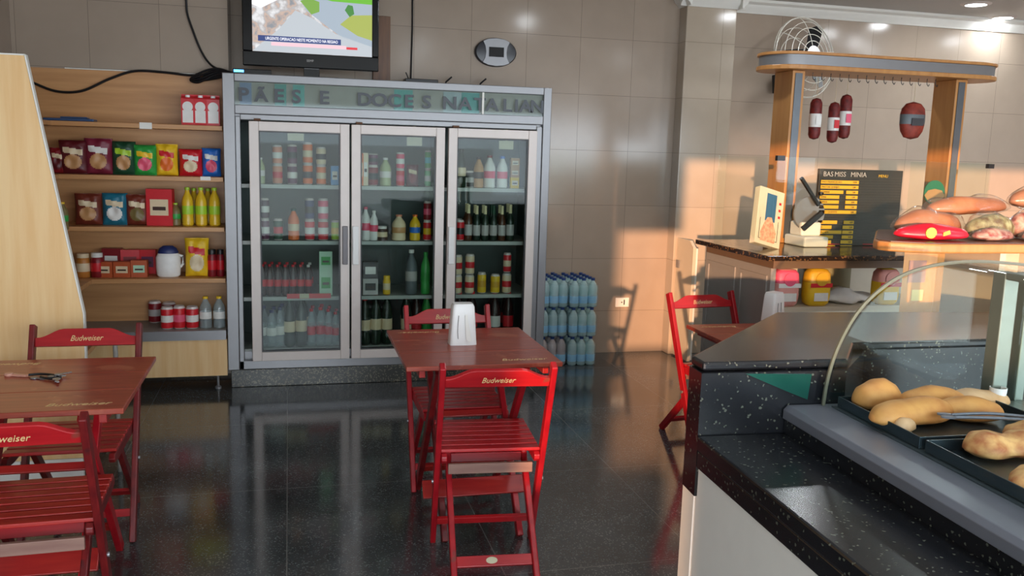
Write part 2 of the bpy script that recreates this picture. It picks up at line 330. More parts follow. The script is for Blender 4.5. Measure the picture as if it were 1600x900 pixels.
# doors
DX=[(-.236,.374),(.386,.985),(1.009,1.605)]
for i,(a,b) in enumerate(DX):
    d=bpy.data.objects.new('door',None); COL.objects.link(d); d.parent=fr
    m=MB(); y0,y1=FY-.045,FY-.002; zl,zh=.180,1.693; s=.058
    m.box(a,a+s,y0,y1,zl,zh); m.box(b-s,b,y0,y1,zl,zh); m.box(a+s,b-s,y0,y1,zh-s,zh); m.box(a+s,b-s,y0,y1,zl,zl+s)
    m.build('door_frame',MALU2,d,bevel=.003)
    m=MB(); t=.008; m.box(a+s,a+s+t,y0+.01,y1,zl+s,zh-s); m.box(b-s-t,b-s,y0+.01,y1,zl+s,zh-s); m.box(a+s+t,b-s-t,y0+.01,y1,zh-s-t,zh-s); m.box(a+s+t,b-s-t,y0+.01,y1,zl+s,zl+s+t)
    m.build('gasket',MDARK,d)
    MB().box(a+s+t,b-s-t,y0+.018,y0+.022,zl+s+t,zh-s-t).build('glass_pane',MGLASS,d)
    hx=[(b-.045,b-.012),(a+.006,a+.045),(a+.006,a+.045)][i]
    MB().box(hx[0],hx[1],y0-.022,y0-.001,.805,1.052).build('handle',MPLAS if i else plain('grey_handle',srgb(120,116,120),.4),d,bevel=.004)
    MB().box(a+.03,a+.07,FY-.03,FY+.02,1.696,1.71).build('hinge',plain('rusty_hinge',srgb(96,62,38),.7),d)
for zz in (1.30,.94,.575,.235):
    for a,b in ((x0+.052,.376),(.39,.988),(1.002,x1-.052)):
        m=MB(); m.box(a,b,5.80,6.34,zz-.012,zz-.001); m.box(a,b,5.795,5.803,zz-.02,zz+.004)
        m.build('shelf',MSHELFW,fr)
for x,z in ((.045,1.61),(.80,1.60),(1.42,1.595)):
    c=MB().box(x-.05,x+.05,5.80,5.802,z-.028,z+.028).build('price_card',MCARD,fr); MB().box(x-.008,x+.008,5.799,5.8005,z+.029,1.699).build('hanging_strip',MCARD,c)
c=MB().box(-.02,.26,5.79,5.793,.568,.60).build('shelf_ticket_strip',PM('red'),fr); MB().box(.06,.12,5.787,5.7895,.57,.60).build('ticket',MCARD,c)

# ------------------------------------------------------------------ packaged goods
_cache={}
def add_parts(o, parts):
    for nm,me in parts:
        p=bpy.data.objects.new(nm,me); COL.objects.link(p); p.parent=o
def product(kind,h,w,c1,c2):
    key=(kind,round(h,2),round(w,2),c1,c2)
    if key in _cache: return _cache[key]
    r=w/2; parts=[]; A=PM(c1); B=PM(c2); b=MB()
    if kind=='can':
        b.lathe([(r*.8,0,1),(r*.97,h*.05,1),(r,h*.07,0),(r,h*.30,0),(r,h*.31,0),(r*1.003,h*.32,2),(r*1.003,h*.62,2),(r,h*.63,0),(r,h*.9,0),(r*.84,h*.965,1),(r*.84,h,1),(r*.74,h*.985,1)],18)
        me=b.mesh('drink_can',[A,MALU2,B]); name='drink_can'
    elif kind in('bottle','oil'):
        lab={'cola':'red','colaw':'white','clear':'white','clearr':'red','dglass':'cream','greenb':'green','milk':'pink','orange':'cream','paleg':'white','yellow':'blue','oil':'lime','vinegar':'cream','cream':'tan','slate':'ltgrey','tan':'dbrown','olive':'green'}.get(c1,'white')
        b.lathe([(r*.85,0),(r,h*.03),(r,h*.2),(r*.95,h*.25),(r,h*.30),(r*1.01,h*.31,1),(r*1.01,h*.52,1),(r,h*.53),(r,h*.62),(r*.86,h*.72),(r*.5,h*.84),(r*.36,h*.9),(r*.36,h*.93)],16)
        me=b.mesh('drink_bottle',[A,PM(lab)]); name='oil_bottle' if kind=='oil' else 'drink_bottle'
        parts.append(('cap',MB().lathe([(r*.46,h*.925),(r*.46,h*.995),(r*.40,h)],12).mesh('cap',B)))
    elif kind=='longneck':
        b.lathe([(r*.9,0),(r,h*.03),(r,h*.15),(r*1.01,h*.16,1),(r*1.01,h*.45,1),(r,h*.46),(r,h*.55),(r*.8,h*.64),(r*.42,h*.74),(r*.36,h*.94)],16)
        me=b.mesh('beer_bottle',[A,PM('ltgrey')]); name='beer_bottle'
        parts.append(('foil_neck',MB().lathe([(r*.46,h*.76),(r*.42,h*.93),(r*.46,h*.96),(r*.44,h)],12).mesh('foil_neck',B)))
    elif kind=='jar':
        b.lathe([(r*.9,0),(r,h*.04),(r,h*.25),(r*1.01,h*.26,1),(r*1.01,h*.6,1),(r,h*.62),(r*.98,h*.74),(r*.8,h*.82)],18)
        me=b.mesh('food_jar',[A,PM('red' if c1=='dred' else 'cream')]); name='food_jar'
        parts.append(('lid',MB().lathe([(r*.86,h*.82),(r*.86,h*.98),(r*.8,h)],18).mesh('lid',B)))
    elif kind=='box':
        d=min(w*.6,.07); b.box(-r,r,-d/2,d/2,0,h); me=b.mesh('carton',[A]); name='food_carton'
        q=MB().box(-r*.7,r*.7,-d/2-.001,-d/2-.0002,h*.28,h*.72); parts.append(('label_panel',q.mesh('label_panel',B)))
        q=MB().box(-r*.5,r*.5,-d/2-.0018,-d/2-.0012,h*.42,h*.52); parts.append(('print_band',q.mesh('print_band',PM('dbrown' if c1 not in('black','maroon') else 'white'))))
    elif kind=='carton':
        d=w*.8; b.box(-r,r,-d/2,d/2,0,h*.86); b.prism([(-d/2,h*.86),(d/2,h*.86),(0.006,h*.95),(.006,h),(-.006,h),(-.006,h*.95)],-r,r,0,'x')
        me=b.mesh('milk_carton',[A]); name='milk_carton'
        q=MB().box(-r*.8,r*.8,-d/2-.001,-d/2-.0002,h*.08,h*.48); parts.append(('label_panel',q.mesh('label_panel',B)))
        q=MB().lathe([(r*.8,-.0012),(r*.8,-.0003)],20,(0,-d/2,h*.60),axis='y'); parts.append(('round_emblem',q.mesh('round_emblem',B)))
        q=MB().lathe([(.014,0),(.014,.014)],12,(0,-.02,h*.90)); parts.append(('cap',q.mesh('cap',MPLAS)))
    elif kind=='jug':
        b.lathe([(r*.8,0),(r*.95,.01),(r,h*.3),(r,h*.62),(r*.8,h*.78),(r*.5,h*.86)],20,sy=.62); me=b.mesh('jug',[A]); name='plastic_jug'
        q=MB().lathe([(r*.82,h*.76),(r*.84,h*.80),(r*.7,h*.92),(r*.4,h)],20,sy=.66); parts.append(('lid',q.mesh('lid',B)))
        q=MB().tube([(r*.6,0,h*.72),(r*1.15,0,h*.66),(r*1.2,0,h*.42),(r*.95,0,h*.3)],.009); parts.append(('handle',q.mesh('handle',A)))
    elif kind=='bag':
        nx,nz=26,34; rng=random.Random(hash((round(w,2),round(h,2)))%999); vs=[]; fs=[]; mi=[]
        ph=[rng.uniform(0,6) for _ in range(6)]; dd=min(.034,w*.24)
        for side in (-1,1):
            for j in range(nz+1):
                for i in range(nx+1):
                    u=i/nx*2-1; v=j/nz; e=max(0,(1-u**4))*max(0,(1-(abs(2*v-1))**5))**.8
                    x=u*r*(1-.05*sin(pi*v)); y=side*(dd*e*(1+.14*sin(7*u+ph[0])*sin(9*v+ph[1])+.08*sin(15*v+ph[2]+3*u)))+.004*sin(6*u+ph[3])*(v>.9)
                    vs.append((x,y,v*h))
        n1=(nx+1)*(nz+1)
        for s2 in (0,1):
            for j in range(nz):
                for i in range(nx):
                    a=s2*n1+j*(nx+1)+i; fs.append((a,a+1,a+nx+2,a+nx+1)); u=(i+.5)/nx*2-1; v=(j+.5)/nz
                    q=0
                    if (u/.62)**2+((v-.36)/.22)**2<1: q=1
                    elif abs(v-.68+.06*u)<.085 and abs(u)<.7: q=2
                    elif v>.94 or v<.05: q=3
                    mi.append(q)
        for j in range(nz):
            for i in (0,nx):
                a=j*(nx+1)+i; fs.append((a,a+nx+1,a+nx+1+n1,a+n1)); mi.append(0)
        for j in (0,nz):
            for i in range(nx):
                a=j*(nx+1)+i; fs.append((a,a+1,a+1+n1,a+n1)); mi.append(3)
        b.v=vs; b.f=fs; b.m=mi
        lt={'dgreen':'lime','green':'yellow','yellow':'red','red':'white','blue':'white','teal':'cream','dred':'cream','maroon':'cream','purpr':'white','brownr':'cream'}.get(c1,'cream')
        me=b.mesh('snack_bag',[A,B,PM(lt),A]); me.polygons.foreach_set('use_smooth',[True]*len(me.polygons)); name='snack_bag'
    if kind in('can','bottle','oil','longneck','jar','jug'):
        for mm in [me]+[p[1] for p in parts]:
            mm.polygons.foreach_set('use_smooth',[True]*len(mm.polygons)); mm.set_sharp_from_angle(angle=radians(35))
    _cache[key]=(name,me,parts); return _cache[key]
CATS=dict(can='can',bottle='bottle',oil='bottle',longneck='bottle',jar='jar',box='carton',carton='carton',jug='jug',bag='packet')
def put(kind,x,y,z,h,w,c1,c2,label,group,rz=0):
    name,me,parts=product(kind,h,w,c1,c2)
    o=bpy.data.objects.new(name,me); COL.objects.link(o); o.location=(x,y,z); o.rotation_euler=(0,0,rz); add_parts(o,parts)
    return tag(o,label,CATS[kind],group)
FRIDGE_ITEMS = [
    (1, 1, 'bottle', -0.173, 1.3, 0.166, 0.05, 'paleg', 'white', 'pale green bottle'),
    (1, 1, 'can', -0.07, 1.3, 0.127, 0.062, 'peach', 'red', 'peach and red can'),
    (1, 1, 'can+', -0.07, 1.427, 0.121, 0.062, 'peach', 'white', 'peach and white can'),
    (1, 1, 'can', 0.022, 1.3, 0.127, 0.062, 'purple', 'white', 'purple can'),
    (1, 1, 'can+', 0.022, 1.427, 0.126, 0.062, 'purple', 'black', 'dark purple can'),
    (1, 1, 'can', 0.119, 1.3, 0.135, 0.062, 'orange', 'black', 'orange can with dark band'),
    (1, 1, 'can+', 0.119, 1.435, 0.135, 0.062, 'orange', 'cream', 'orange can with pale band'),
    (1, 1, 'can', 0.204, 1.3, 0.128, 0.062, 'orange', 'cream', 'orange can'),
    (1, 1, 'can+', 0.204, 1.428, 0.115, 0.062, 'cream', 'black', 'black and cream can'),
    (1, 1, 'box', 0.29, 1.3, 0.124, 0.05, 'sky', 'white', 'sky blue drink carton'),
    (1, 2, 'can', -0.154, 0.94, 0.137, 0.059, 'purple', 'white', 'purple and white can'),
    (1, 2, 'can+', -0.154, 1.077, 0.132, 0.059, 'dpurple', 'white', 'dark purple can'),
    (1, 2, 'can', -0.07, 0.94, 0.138, 0.059, 'dgreen', 'red', 'dark green can with red band'),
    (1, 2, 'bottle', 0.027, 0.94, 0.204, 0.071, 'orange', 'dgreen', 'orange soda bottle with green cap'),
    (1, 2, 'can', 0.129, 0.94, 0.134, 0.063, 'red', 'white', 'red can with white band'),
    (1, 2, 'can+', 0.129, 1.074, 0.138, 0.059, 'navy', 'black', 'navy blue can'),
    (1, 2, 'can', 0.215, 0.94, 0.134, 0.067, 'red', 'white', 'red can with pale band'),
    (1, 2, 'can+', 0.215, 1.074, 0.138, 0.067, 'pink', 'white', 'pinkish red can'),
    (1, 2, 'can', 0.293, 0.94, 0.131, 0.054, 'lime', 'yellow', 'lime green can'),
    (1, 3, 'bottle', -0.171, 0.575, 0.206, 0.046, 'cola', 'red', 'small cola bottle'),
    (1, 3, 'bottle', -0.127, 0.575, 0.207, 0.046, 'cola', 'red', 'small cola bottle'),
    (1, 3, 'bottle', -0.078, 0.575, 0.203, 0.046, 'cola', 'red', 'small cola bottle'),
    (1, 3, 'bottle', -0.029, 0.575, 0.203, 0.046, 'cola', 'red', 'small cola bottle'),
    (1, 3, 'bottle', 0.02, 0.575, 0.199, 0.046, 'cola', 'red', 'small cola bottle'),
    (1, 3, 'bottle', 0.069, 0.575, 0.2, 0.046, 'cola', 'red', 'small cola bottle'),
    (1, 3, 'bottle', 0.118, 0.575, 0.201, 0.046, 'cola', 'white', 'small cola bottle, white label'),
    (1, 3, 'box', 0.23, 0.575, 0.167, 0.084, 'mint', 'green', 'green and white drink carton'),
    (1, 3, 'box+', 0.23, 0.742, 0.124, 0.084, 'mint', 'green', 'green and white drink carton'),
    (1, 4, 'bottle', -0.185, 0.235, 0.253, 0.064, 'clear', 'navy', 'clear water bottle with blue cap'),
    (1, 4, 'bottle', -0.119, 0.235, 0.245, 0.064, 'clear', 'navy', 'clear water bottle with blue cap'),
    (1, 4, 'bottle', -0.066, 0.235, 0.263, 0.06, 'clear', 'navy', 'clear water bottle with blue cap'),
    (1, 4, 'bottle', -0.005, 0.235, 0.323, 0.073, 'dglass', 'dgreen', 'tall dark glass bottle'),
    (1, 4, 'bottle', 0.07, 0.235, 0.333, 0.073, 'dglass', 'black', 'tall dark bottle'),
    (1, 4, 'bottle', 0.136, 0.235, 0.248, 0.055, 'clearr', 'red', 'small clear bottle with red label'),
    (1, 4, 'bottle', 0.195, 0.235, 0.257, 0.06, 'clearr', 'red', 'small clear bottle with red label'),
    (1, 4, 'bottle', 0.245, 0.235, 0.244, 0.051, 'clearr', 'red', 'small clear bottle with red label'),
    (1, 4, 'bottle', 0.292, 0.235, 0.224, 0.051, 'clearr', 'red', 'small clear bottle with red label'),
    (2, 1, 'box', 0.456, 1.3, 0.209, 0.038, 'orange', 'cream', 'orange carton'),
    (2, 1, 'box', 0.489, 1.3, 0.213, 0.033, 'cream', 'white', 'slim cream carton'),
    (2, 1, 'can', 0.539, 1.3, 0.134, 0.063, 'dred', 'black', 'dark red can'),
    (2, 1, 'can+', 0.539, 1.434, 0.075, 0.063, 'purple', 'black', 'short purple can'),
    (2, 1, 'bottle', 0.619, 1.3, 0.185, 0.075, 'paleg', 'white', 'pale green bottle'),
    (2, 1, 'can', 0.717, 1.3, 0.114, 0.055, 'red', 'pink', 'pink and red can'),
    (2, 1, 'can+', 0.717, 1.414, 0.109, 0.055, 'pink', 'white', 'pink can'),
    (2, 1, 'bag', 0.798, 1.3, 0.144, 0.08, 'maroon', 'dred', 'small dark red pouch'),
    (2, 1, 'can', 0.901, 1.3, 0.119, 0.042, 'mintg', 'white', 'green and pale can'),
    (2, 1, 'can+', 0.901, 1.419, 0.122, 0.042, 'green', 'cyan', 'bright green can'),
    (2, 2, 'bottle', 0.49, 0.94, 0.221, 0.059, 'milk', 'pink', 'white yoghurt bottle with pink cap'),
    (2, 2, 'bottle', 0.545, 0.94, 0.197, 0.055, 'milk', 'white', 'white yoghurt bottle'),
    (2, 2, 'jar', 0.6, 0.94, 0.094, 0.071, 'dbrown', 'white', 'squat dark jar'),
    (2, 2, 'bottle', 0.711, 0.94, 0.172, 0.093, 'cream', 'peach', 'wide cream yoghurt bottle'),
    (2, 2, 'bottle', 0.819, 0.94, 0.173, 0.072, 'yellow', 'orange', 'yellow juice bottle with orange cap'),
    (2, 2, 'can', 0.902, 0.94, 0.134, 0.055, 'red', 'yellow', 'red and yellow can'),
    (2, 2, 'can+', 0.902, 1.074, 0.129, 0.055, 'dred', 'pink', 'dark red and pink can'),
    (2, 3, 'box', 0.521, 0.575, 0.109, 0.118, 'ltgrey', 'black', 'flat grey and black carton'),
    (2, 3, 'box+', 0.521, 0.684, 0.112, 0.118, 'black', 'white', 'black and white carton'),
    (2, 3, 'jar', 0.632, 0.575, 0.126, 0.051, 'yellow', 'yellow', 'yellow tub'),
    (2, 3, 'bottle', 0.797, 0.575, 0.302, 0.081, 'slate', 'white', 'slate grey bottle'),
    (2, 3, 'bottle', 0.894, 0.575, 0.285, 0.064, 'greenb', 'green', 'bright green soda bottle'),
    (2, 4, 'bottle', 0.488, 0.235, 0.322, 0.073, 'dglass', 'red', 'dark green soda bottle'),
    (2, 4, 'bottle', 0.561, 0.235, 0.336, 0.073, 'dglass', 'red', 'dark green soda bottle'),
    (2, 4, 'bottle', 0.635, 0.235, 0.337, 0.073, 'dglass', 'red', 'dark green soda bottle'),
    (2, 4, 'bottle', 0.766, 0.235, 0.33, 0.073, 'dglass', 'red', 'dark soda bottle'),
    (2, 4, 'bottle', 0.837, 0.235, 0.335, 0.069, 'cola', 'red', 'cola bottle with red cap'),
    (2, 4, 'bottle', 0.908, 0.235, 0.327, 0.069, 'greenb', 'red', 'green soda bottle'),
    (3, 1, 'bottle', 1.124, 1.3, 0.257, 0.072, 'dglass', 'black', 'tall dark bottle'),
    (3, 1, 'can', 1.186, 1.3, 0.112, 0.059, 'black', 'ltgrey', 'black can'),
    (3, 1, 'bottle', 1.248, 1.3, 0.206, 0.068, 'tan', 'dbrown', 'tan bottle with brown cap'),
    (3, 1, 'bottle', 1.324, 1.3, 0.22, 0.077, 'milk', 'dred', 'white and red yoghurt bottle'),
    (3, 1, 'bottle', 1.413, 1.3, 0.216, 0.073, 'milk', 'blue', 'white bottle with blue foot'),
    (3, 1, 'box', 1.499, 1.3, 0.074, 0.06, 'yellow', 'cream', 'yellow butter box'),
    (3, 1, 'box+', 1.499, 1.374, 0.066, 0.06, 'tan', 'cream', 'tan butter box'),
    (3, 1, 'box+', 1.499, 1.44, 0.065, 0.06, 'tan', 'cream', 'tan butter box'),
    (3, 2, 'can', 1.126, 0.94, 0.14, 0.06, 'red', 'black', 'black and red can'),
    (3, 2, 'longneck', 1.184, 0.94, 0.245, 0.055, 'brownb', 'foil', 'brown beer bottle with foil neck'),
    (3, 2, 'longneck', 1.242, 0.94, 0.237, 0.051, 'dglass', 'foil', 'dark green foil-necked beer bottle'),
    (3, 2, 'longneck', 1.301, 0.94, 0.238, 0.051, 'dglass', 'foil', 'dark green foil-necked beer bottle'),
    (3, 2, 'longneck', 1.36, 0.94, 0.238, 0.051, 'dglass', 'dgreen', 'dark green beer bottle'),
    (3, 2, 'longneck', 1.419, 0.94, 0.238, 0.052, 'brownb', 'foil', 'brown beer bottle with foil neck'),
    (3, 2, 'longneck', 1.478, 0.94, 0.248, 0.056, 'dglass', 'foil', 'dark green foil-necked beer bottle'),
    (3, 3, 'can', 1.115, 0.575, 0.129, 0.064, 'cream', 'red', 'cream and red can'),
    (3, 3, 'can+', 1.115, 0.704, 0.138, 0.064, 'cream', 'red', 'cream and red can'),
    (3, 3, 'can', 1.201, 0.575, 0.134, 0.064, 'cream', 'red', 'cream and red can'),
    (3, 3, 'can+', 1.201, 0.709, 0.142, 0.064, 'cream', 'red', 'cream and red can'),
    (3, 3, 'can', 1.287, 0.575, 0.144, 0.06, 'yellow', 'gold', 'yellow can'),
    (3, 3, 'can', 1.383, 0.575, 0.131, 0.065, 'yellow', 'gold', 'yellow can'),
    (3, 3, 'can', 1.465, 0.575, 0.145, 0.061, 'cream', 'red', 'red and white can'),
    (3, 3, 'can+', 1.465, 0.72, 0.134, 0.056, 'red', 'cream', 'red and white can'),
    (3, 4, 'bottle', 1.132, 0.235, 0.353, 0.078, 'cola', 'red', 'cola bottle with red cap'),
    (3, 4, 'bottle', 1.223, 0.235, 0.354, 0.078, 'cola', 'red', 'cola bottle with red cap'),
    (3, 4, 'bottle', 1.384, 0.235, 0.348, 0.083, 'colaw', 'red', 'cola bottle with pink and white label'),
    (3, 4, 'bottle', 1.482, 0.235, 0.349, 0.075, 'cola', 'red', 'cola bottle with red label'),
]
SHELF_ITEMS = [
    (1, 'carton', -0.599, 5.86, 1.657, 0.187, 0.082, 'red', 'milk', 'red and white milk carton'),
    (1, 'carton', -0.524, 5.86, 1.657, 0.191, 0.082, 'red', 'milk', 'red and white milk carton'),
    (1, 'carton', -0.452, 5.86, 1.657, 0.188, 0.082, 'red', 'milk', 'red and white milk carton'),
    (2, 'bag', -1.356, 5.88, 1.343, 0.154, 0.097, 'dred', 'maroon', 'dark red snack bag'),
    (2, 'bag', -1.267, 5.88, 1.343, 0.201, 0.176, 'maroon', 'tan', 'maroon crisp bag with tan picture'),
    (2, 'bag', -1.126, 5.88, 1.343, 0.217, 0.171, 'purpr', 'tan', 'purplish red crisp bag'),
    (2, 'bag', -0.984, 5.88, 1.343, 0.203, 0.148, 'dgreen', 'tan', 'dark green crisp bag'),
    (2, 'bag', -0.862, 5.88, 1.343, 0.185, 0.148, 'green', 'pink', 'green and yellow snack bag, pink label'),
    (2, 'bag', -0.735, 5.88, 1.343, 0.194, 0.139, 'yellow', 'orange', 'yellow crisp bag'),
    (2, 'bag', -0.595, 5.88, 1.343, 0.167, 0.147, 'red', 'cream', 'bright red snack bag'),
    (2, 'bag', -0.472, 5.88, 1.343, 0.176, 0.121, 'blue', 'pink', 'blue snack bag with a pink label'),
    (3, 'bag', -1.197, 5.88, 1.031, 0.193, 0.167, 'brownr', 'tan', 'reddish brown snack bag'),
    (3, 'bag', -1.046, 5.88, 1.031, 0.198, 0.158, 'teal', 'white', 'teal blue snack bag'),
    (3, 'bag', -0.917, 5.88, 1.031, 0.191, 0.148, 'brownr', 'olive', 'dark brown snack bag'),
    (3, 'box', -0.782, 5.88, 1.031, 0.228, 0.165, 'red', 'cream', 'red and white toast packet'),
    (3, 'bottle', -0.694, 5.88, 1.031, 0.142, 0.065, 'olive', 'lime', 'small oil bottle with green cap'),
    (3, 'oil', -0.622, 5.88, 1.031, 0.242, 0.074, 'oil', 'lime', 'yellow cooking oil bottle'),
    (3, 'oil', -0.541, 5.88, 1.031, 0.244, 0.074, 'oil', 'lime', 'yellow cooking oil bottle'),
    (3, 'oil', -0.46, 5.88, 1.031, 0.244, 0.074, 'oil', 'lime', 'yellow cooking oil bottle'),
    (4, 'jar', -1.239, 5.86, 0.708, 0.148, 0.088, 'amber', 'cream', 'amber jar'),
    (4, 'jar', -1.159, 5.86, 0.708, 0.152, 0.084, 'dred', 'white', 'dark red jar with pale lid'),
    (4, 'box', -1.115, 5.86, 0.708, 0.097, 0.106, 'rust', 'cream', 'small rust brown soup box'),
    (4, 'box', -1.011, 5.86, 0.708, 0.101, 0.105, 'rust', 'cream', 'small rust brown soup box'),
    (4, 'box', -0.914, 5.86, 0.708, 0.105, 0.101, 'rust', 'mint', 'small soup box with green picture'),
    (4, 'jug', -0.744, 5.86, 0.708, 0.196, 0.157, 'milk', 'navy', 'white jug with dark blue lid'),
    (4, 'bag', -0.571, 5.86, 0.708, 0.246, 0.156, 'yellow', 'cream', 'yellow macaroni bag'),
    (4, 'jar', -0.482, 5.86, 0.708, 0.174, 0.061, 'dred', 'black', 'dark red jar with black lid'),
    (4, 'jar', -0.431, 5.86, 0.708, 0.174, 0.052, 'dred', 'black', 'dark red jar with black lid'),
    (5, 'can', -0.753, 5.8, 0.385, 0.14, 0.083, 'red', 'white', 'red can with white label'),
    (5, 'can', -0.681, 5.8, 0.385, 0.145, 0.078, 'red', 'pink', 'red can with pink label'),
    (5, 'can', -0.604, 5.8, 0.385, 0.145, 0.083, 'red', 'white', 'red can with white label'),
    (5, 'oil', -0.523, 5.8, 0.385, 0.203, 0.078, 'clear', 'yellow', 'clear oil bottle with yellow cap'),
    (5, 'oil', -0.441, 5.8, 0.385, 0.2, 0.078, 'clear', 'yellow', 'clear oil bottle with yellow cap'),
    (4, 'box*', -1.098, 6.02, 0.708, 0.162, 0.117, 'dred', 'white', 'dark red carton'),
    (4, 'box*', -0.993, 6.02, 0.708, 0.154, 0.117, 'red', 'dred', 'red coffee packet'),
    (4, 'box*', -0.885, 6.02, 0.708, 0.154, 0.108, 'red', 'purple', 'red and purple packet'),
    (5, 'can*', -0.856, 6.02, 0.385, 0.141, 0.086, 'dred', 'ltgrey', 'large dark red can'),
    (5, 'can*', -0.769, 6.02, 0.385, 0.132, 0.09, 'dred', 'ltgrey', 'large dark red can'),
    (3, 'oil*', -0.597, 6.02, 1.031, 0.23, 0.071, 'oil', 'lime', 'yellow cooking oil bottle'),
    (3, 'oil*', -0.51, 6.02, 1.031, 0.232, 0.071, 'oil', 'lime', 'yellow cooking oil bottle'),
]

DOORN={1:'left',2:'middle',3:'right'}; SHN={1:'top',2:'second',3:'third',4:'bottom'}
def unique_labels(rows, keyf, fmt):
    cnt={}; 
    for r in rows: cnt[keyf(r)]=cnt.get(keyf(r),0)+1
    seen={}; out=[]
    for r in rows:
        k=keyf(r); seen[k]=seen.get(k,0)+1
        out.append(fmt(r, (ORD[seen[k]-1]+' ') if cnt[k]>1 else ''))
    return out
def ffmt(r,o):
    d,s,k,x,z,h,w,c1,c2,desc=r
    st='x' if k.endswith('+') else ''
    return (o+desc+(' from left' if o else '')+', '+('on stack, ' if st else '')+SHN[s]+' shelf, '+DOORN[d]+' door')
rows=FRIDGE_ITEMS; labs=unique_labels(rows,lambda r:(r[0],r[1],r[9],r[2].endswith('+')),ffmt)
for r,lb in zip(rows,labs):
    d,s,k,x,z,h,w,c1,c2,desc=r; k=k.rstrip('+')
    put(k,x,5.865,z+.004,h,min(w,.1),c1,c2,lb,'goods on the %s shelf behind the %s fridge door'%(SHN[s],DOORN[d]),0)
    if s==4 or (d==3 and s==2) or (d==1 and s==3 and k=='bottle'):
        lb2=lb.replace(', ',', back row, ',1)
        put(k,x+.012,5.985,z+.004,h,min(w,.1),c1,c2,lb2,'second row on the %s shelf behind the %s fridge door'%(SHN[s],DOORN[d]),.4)
SN2={1:'top',2:'second',3:'third',4:'fourth',5:'bottom'}
def sfmt(r,o):
    s,k,x,y,z,h,w,c1,c2,desc=r
    return o+desc+(' from left' if o else '')+(', back row,' if k.endswith('*') else '')+' on '+SN2[s]+' wooden wall shelf'
labs=unique_labels(SHELF_ITEMS,lambda r:(r[0],r[9],r[1].endswith('*')),sfmt)
for r,lb in zip(SHELF_ITEMS,labs):
    s,k,x,y,z,h,w,c1,c2,desc=r; k=k.rstrip('*')
    put(k,x,y,z+.001,h,w*.94,c1,c2,lb,'goods on the %s wooden wall shelf'%SN2[s],random.uniform(-.12,.12) if k!='bag' else 0)

# ------------------------------------------------------------------ wooden wall shelving
bk=thing('wall_bookcase','light maple wall shelving with five loaded shelves left of the fridge','shelving',(0,0,0))
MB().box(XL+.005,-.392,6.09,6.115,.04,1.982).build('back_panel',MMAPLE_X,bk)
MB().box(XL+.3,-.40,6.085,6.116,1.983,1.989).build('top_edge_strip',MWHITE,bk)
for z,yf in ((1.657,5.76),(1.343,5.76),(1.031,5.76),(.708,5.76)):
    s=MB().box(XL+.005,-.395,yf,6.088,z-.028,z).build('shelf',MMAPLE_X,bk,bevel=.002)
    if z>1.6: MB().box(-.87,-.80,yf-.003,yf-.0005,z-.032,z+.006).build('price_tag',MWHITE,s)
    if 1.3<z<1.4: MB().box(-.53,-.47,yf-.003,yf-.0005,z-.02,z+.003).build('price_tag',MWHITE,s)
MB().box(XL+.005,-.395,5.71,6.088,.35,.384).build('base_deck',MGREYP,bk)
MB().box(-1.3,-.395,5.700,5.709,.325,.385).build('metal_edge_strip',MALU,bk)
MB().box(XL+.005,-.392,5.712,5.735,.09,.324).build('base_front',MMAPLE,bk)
for x in (-.452,-1.2): MB().lathe([(.02,0),(.02,.012),(.008,.02),(.008,.09)],12,(x,5.74,0)).build('leg',MALU,bk)
sb=thing('side_bookcase','light maple side shelving with slanted white-edged end panel along left wall','shelving',(0,0,0))
poly=[(XL+.005,.0),(-.905,.0),(-.876,.62),(-.876,.80),(-1.052,1.888),(XL+.005,1.888)]
MB().prism([(XL+.005,.145),(-.902,.145),(-.878,.62),(-.878,.80),(-1.054,1.886),(XL+.005,1.886)],4.10,4.125,0,'y').build('end_panel',MMAPLE,sb)
e=MB(); e.bar((-.874,4.112,.62),(-.874,4.112,.80),.006,.03,0,(1,0,0)); e.bar((-.874,4.112,.80),(-1.050,4.112,1.89),.006,.03,0,(1,0,0)); e.bar((-1.050,4.112,1.889),(XL+.005,4.112,1.889),.03,.006,0,(0,1,0)); e.bar((-.898,4.112,.145),(-.874,4.112,.62),.006,.03,0,(1,0,0))
e.build('white_edging',MWHITE,sb)
MB().box(XL+.005,-.905,4.10,4.125,.0,.143).build('white_kick_board',MWHITE,sb)
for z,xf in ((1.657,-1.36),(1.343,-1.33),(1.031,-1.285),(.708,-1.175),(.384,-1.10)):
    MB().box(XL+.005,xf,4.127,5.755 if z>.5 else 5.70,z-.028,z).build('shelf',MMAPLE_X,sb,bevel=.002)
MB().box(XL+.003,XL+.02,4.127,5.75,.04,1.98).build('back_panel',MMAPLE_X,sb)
b=put('bag',-1.22,4.6,1.658,.2,.15,'orange','cream','',None) if False else None
o=put('bag',-1.45,5.62,1.658,.19,.14,'orange','cream','orange snack bag standing at the far end of the left side shelf','goods on the side shelving',-1.0)
o=put('bottle',-1.27,5.55,1.032,.16,.06,'olive','yellow','yellowish bottle standing at the end of the third side shelf','goods on the side shelving')
m=MB().box(-.14,.14,-.05,.05,0,.016); m.box(-.05,.10,-.035,.04,.016,.026)
tag(m.build('blue_packet',[plain('blue_wrapper',srgb(52,80,120),.3)],None,(-1.27,5.85,1.658),bevel=.006),'flat blue packet lying on the top wooden wall shelf','packet')

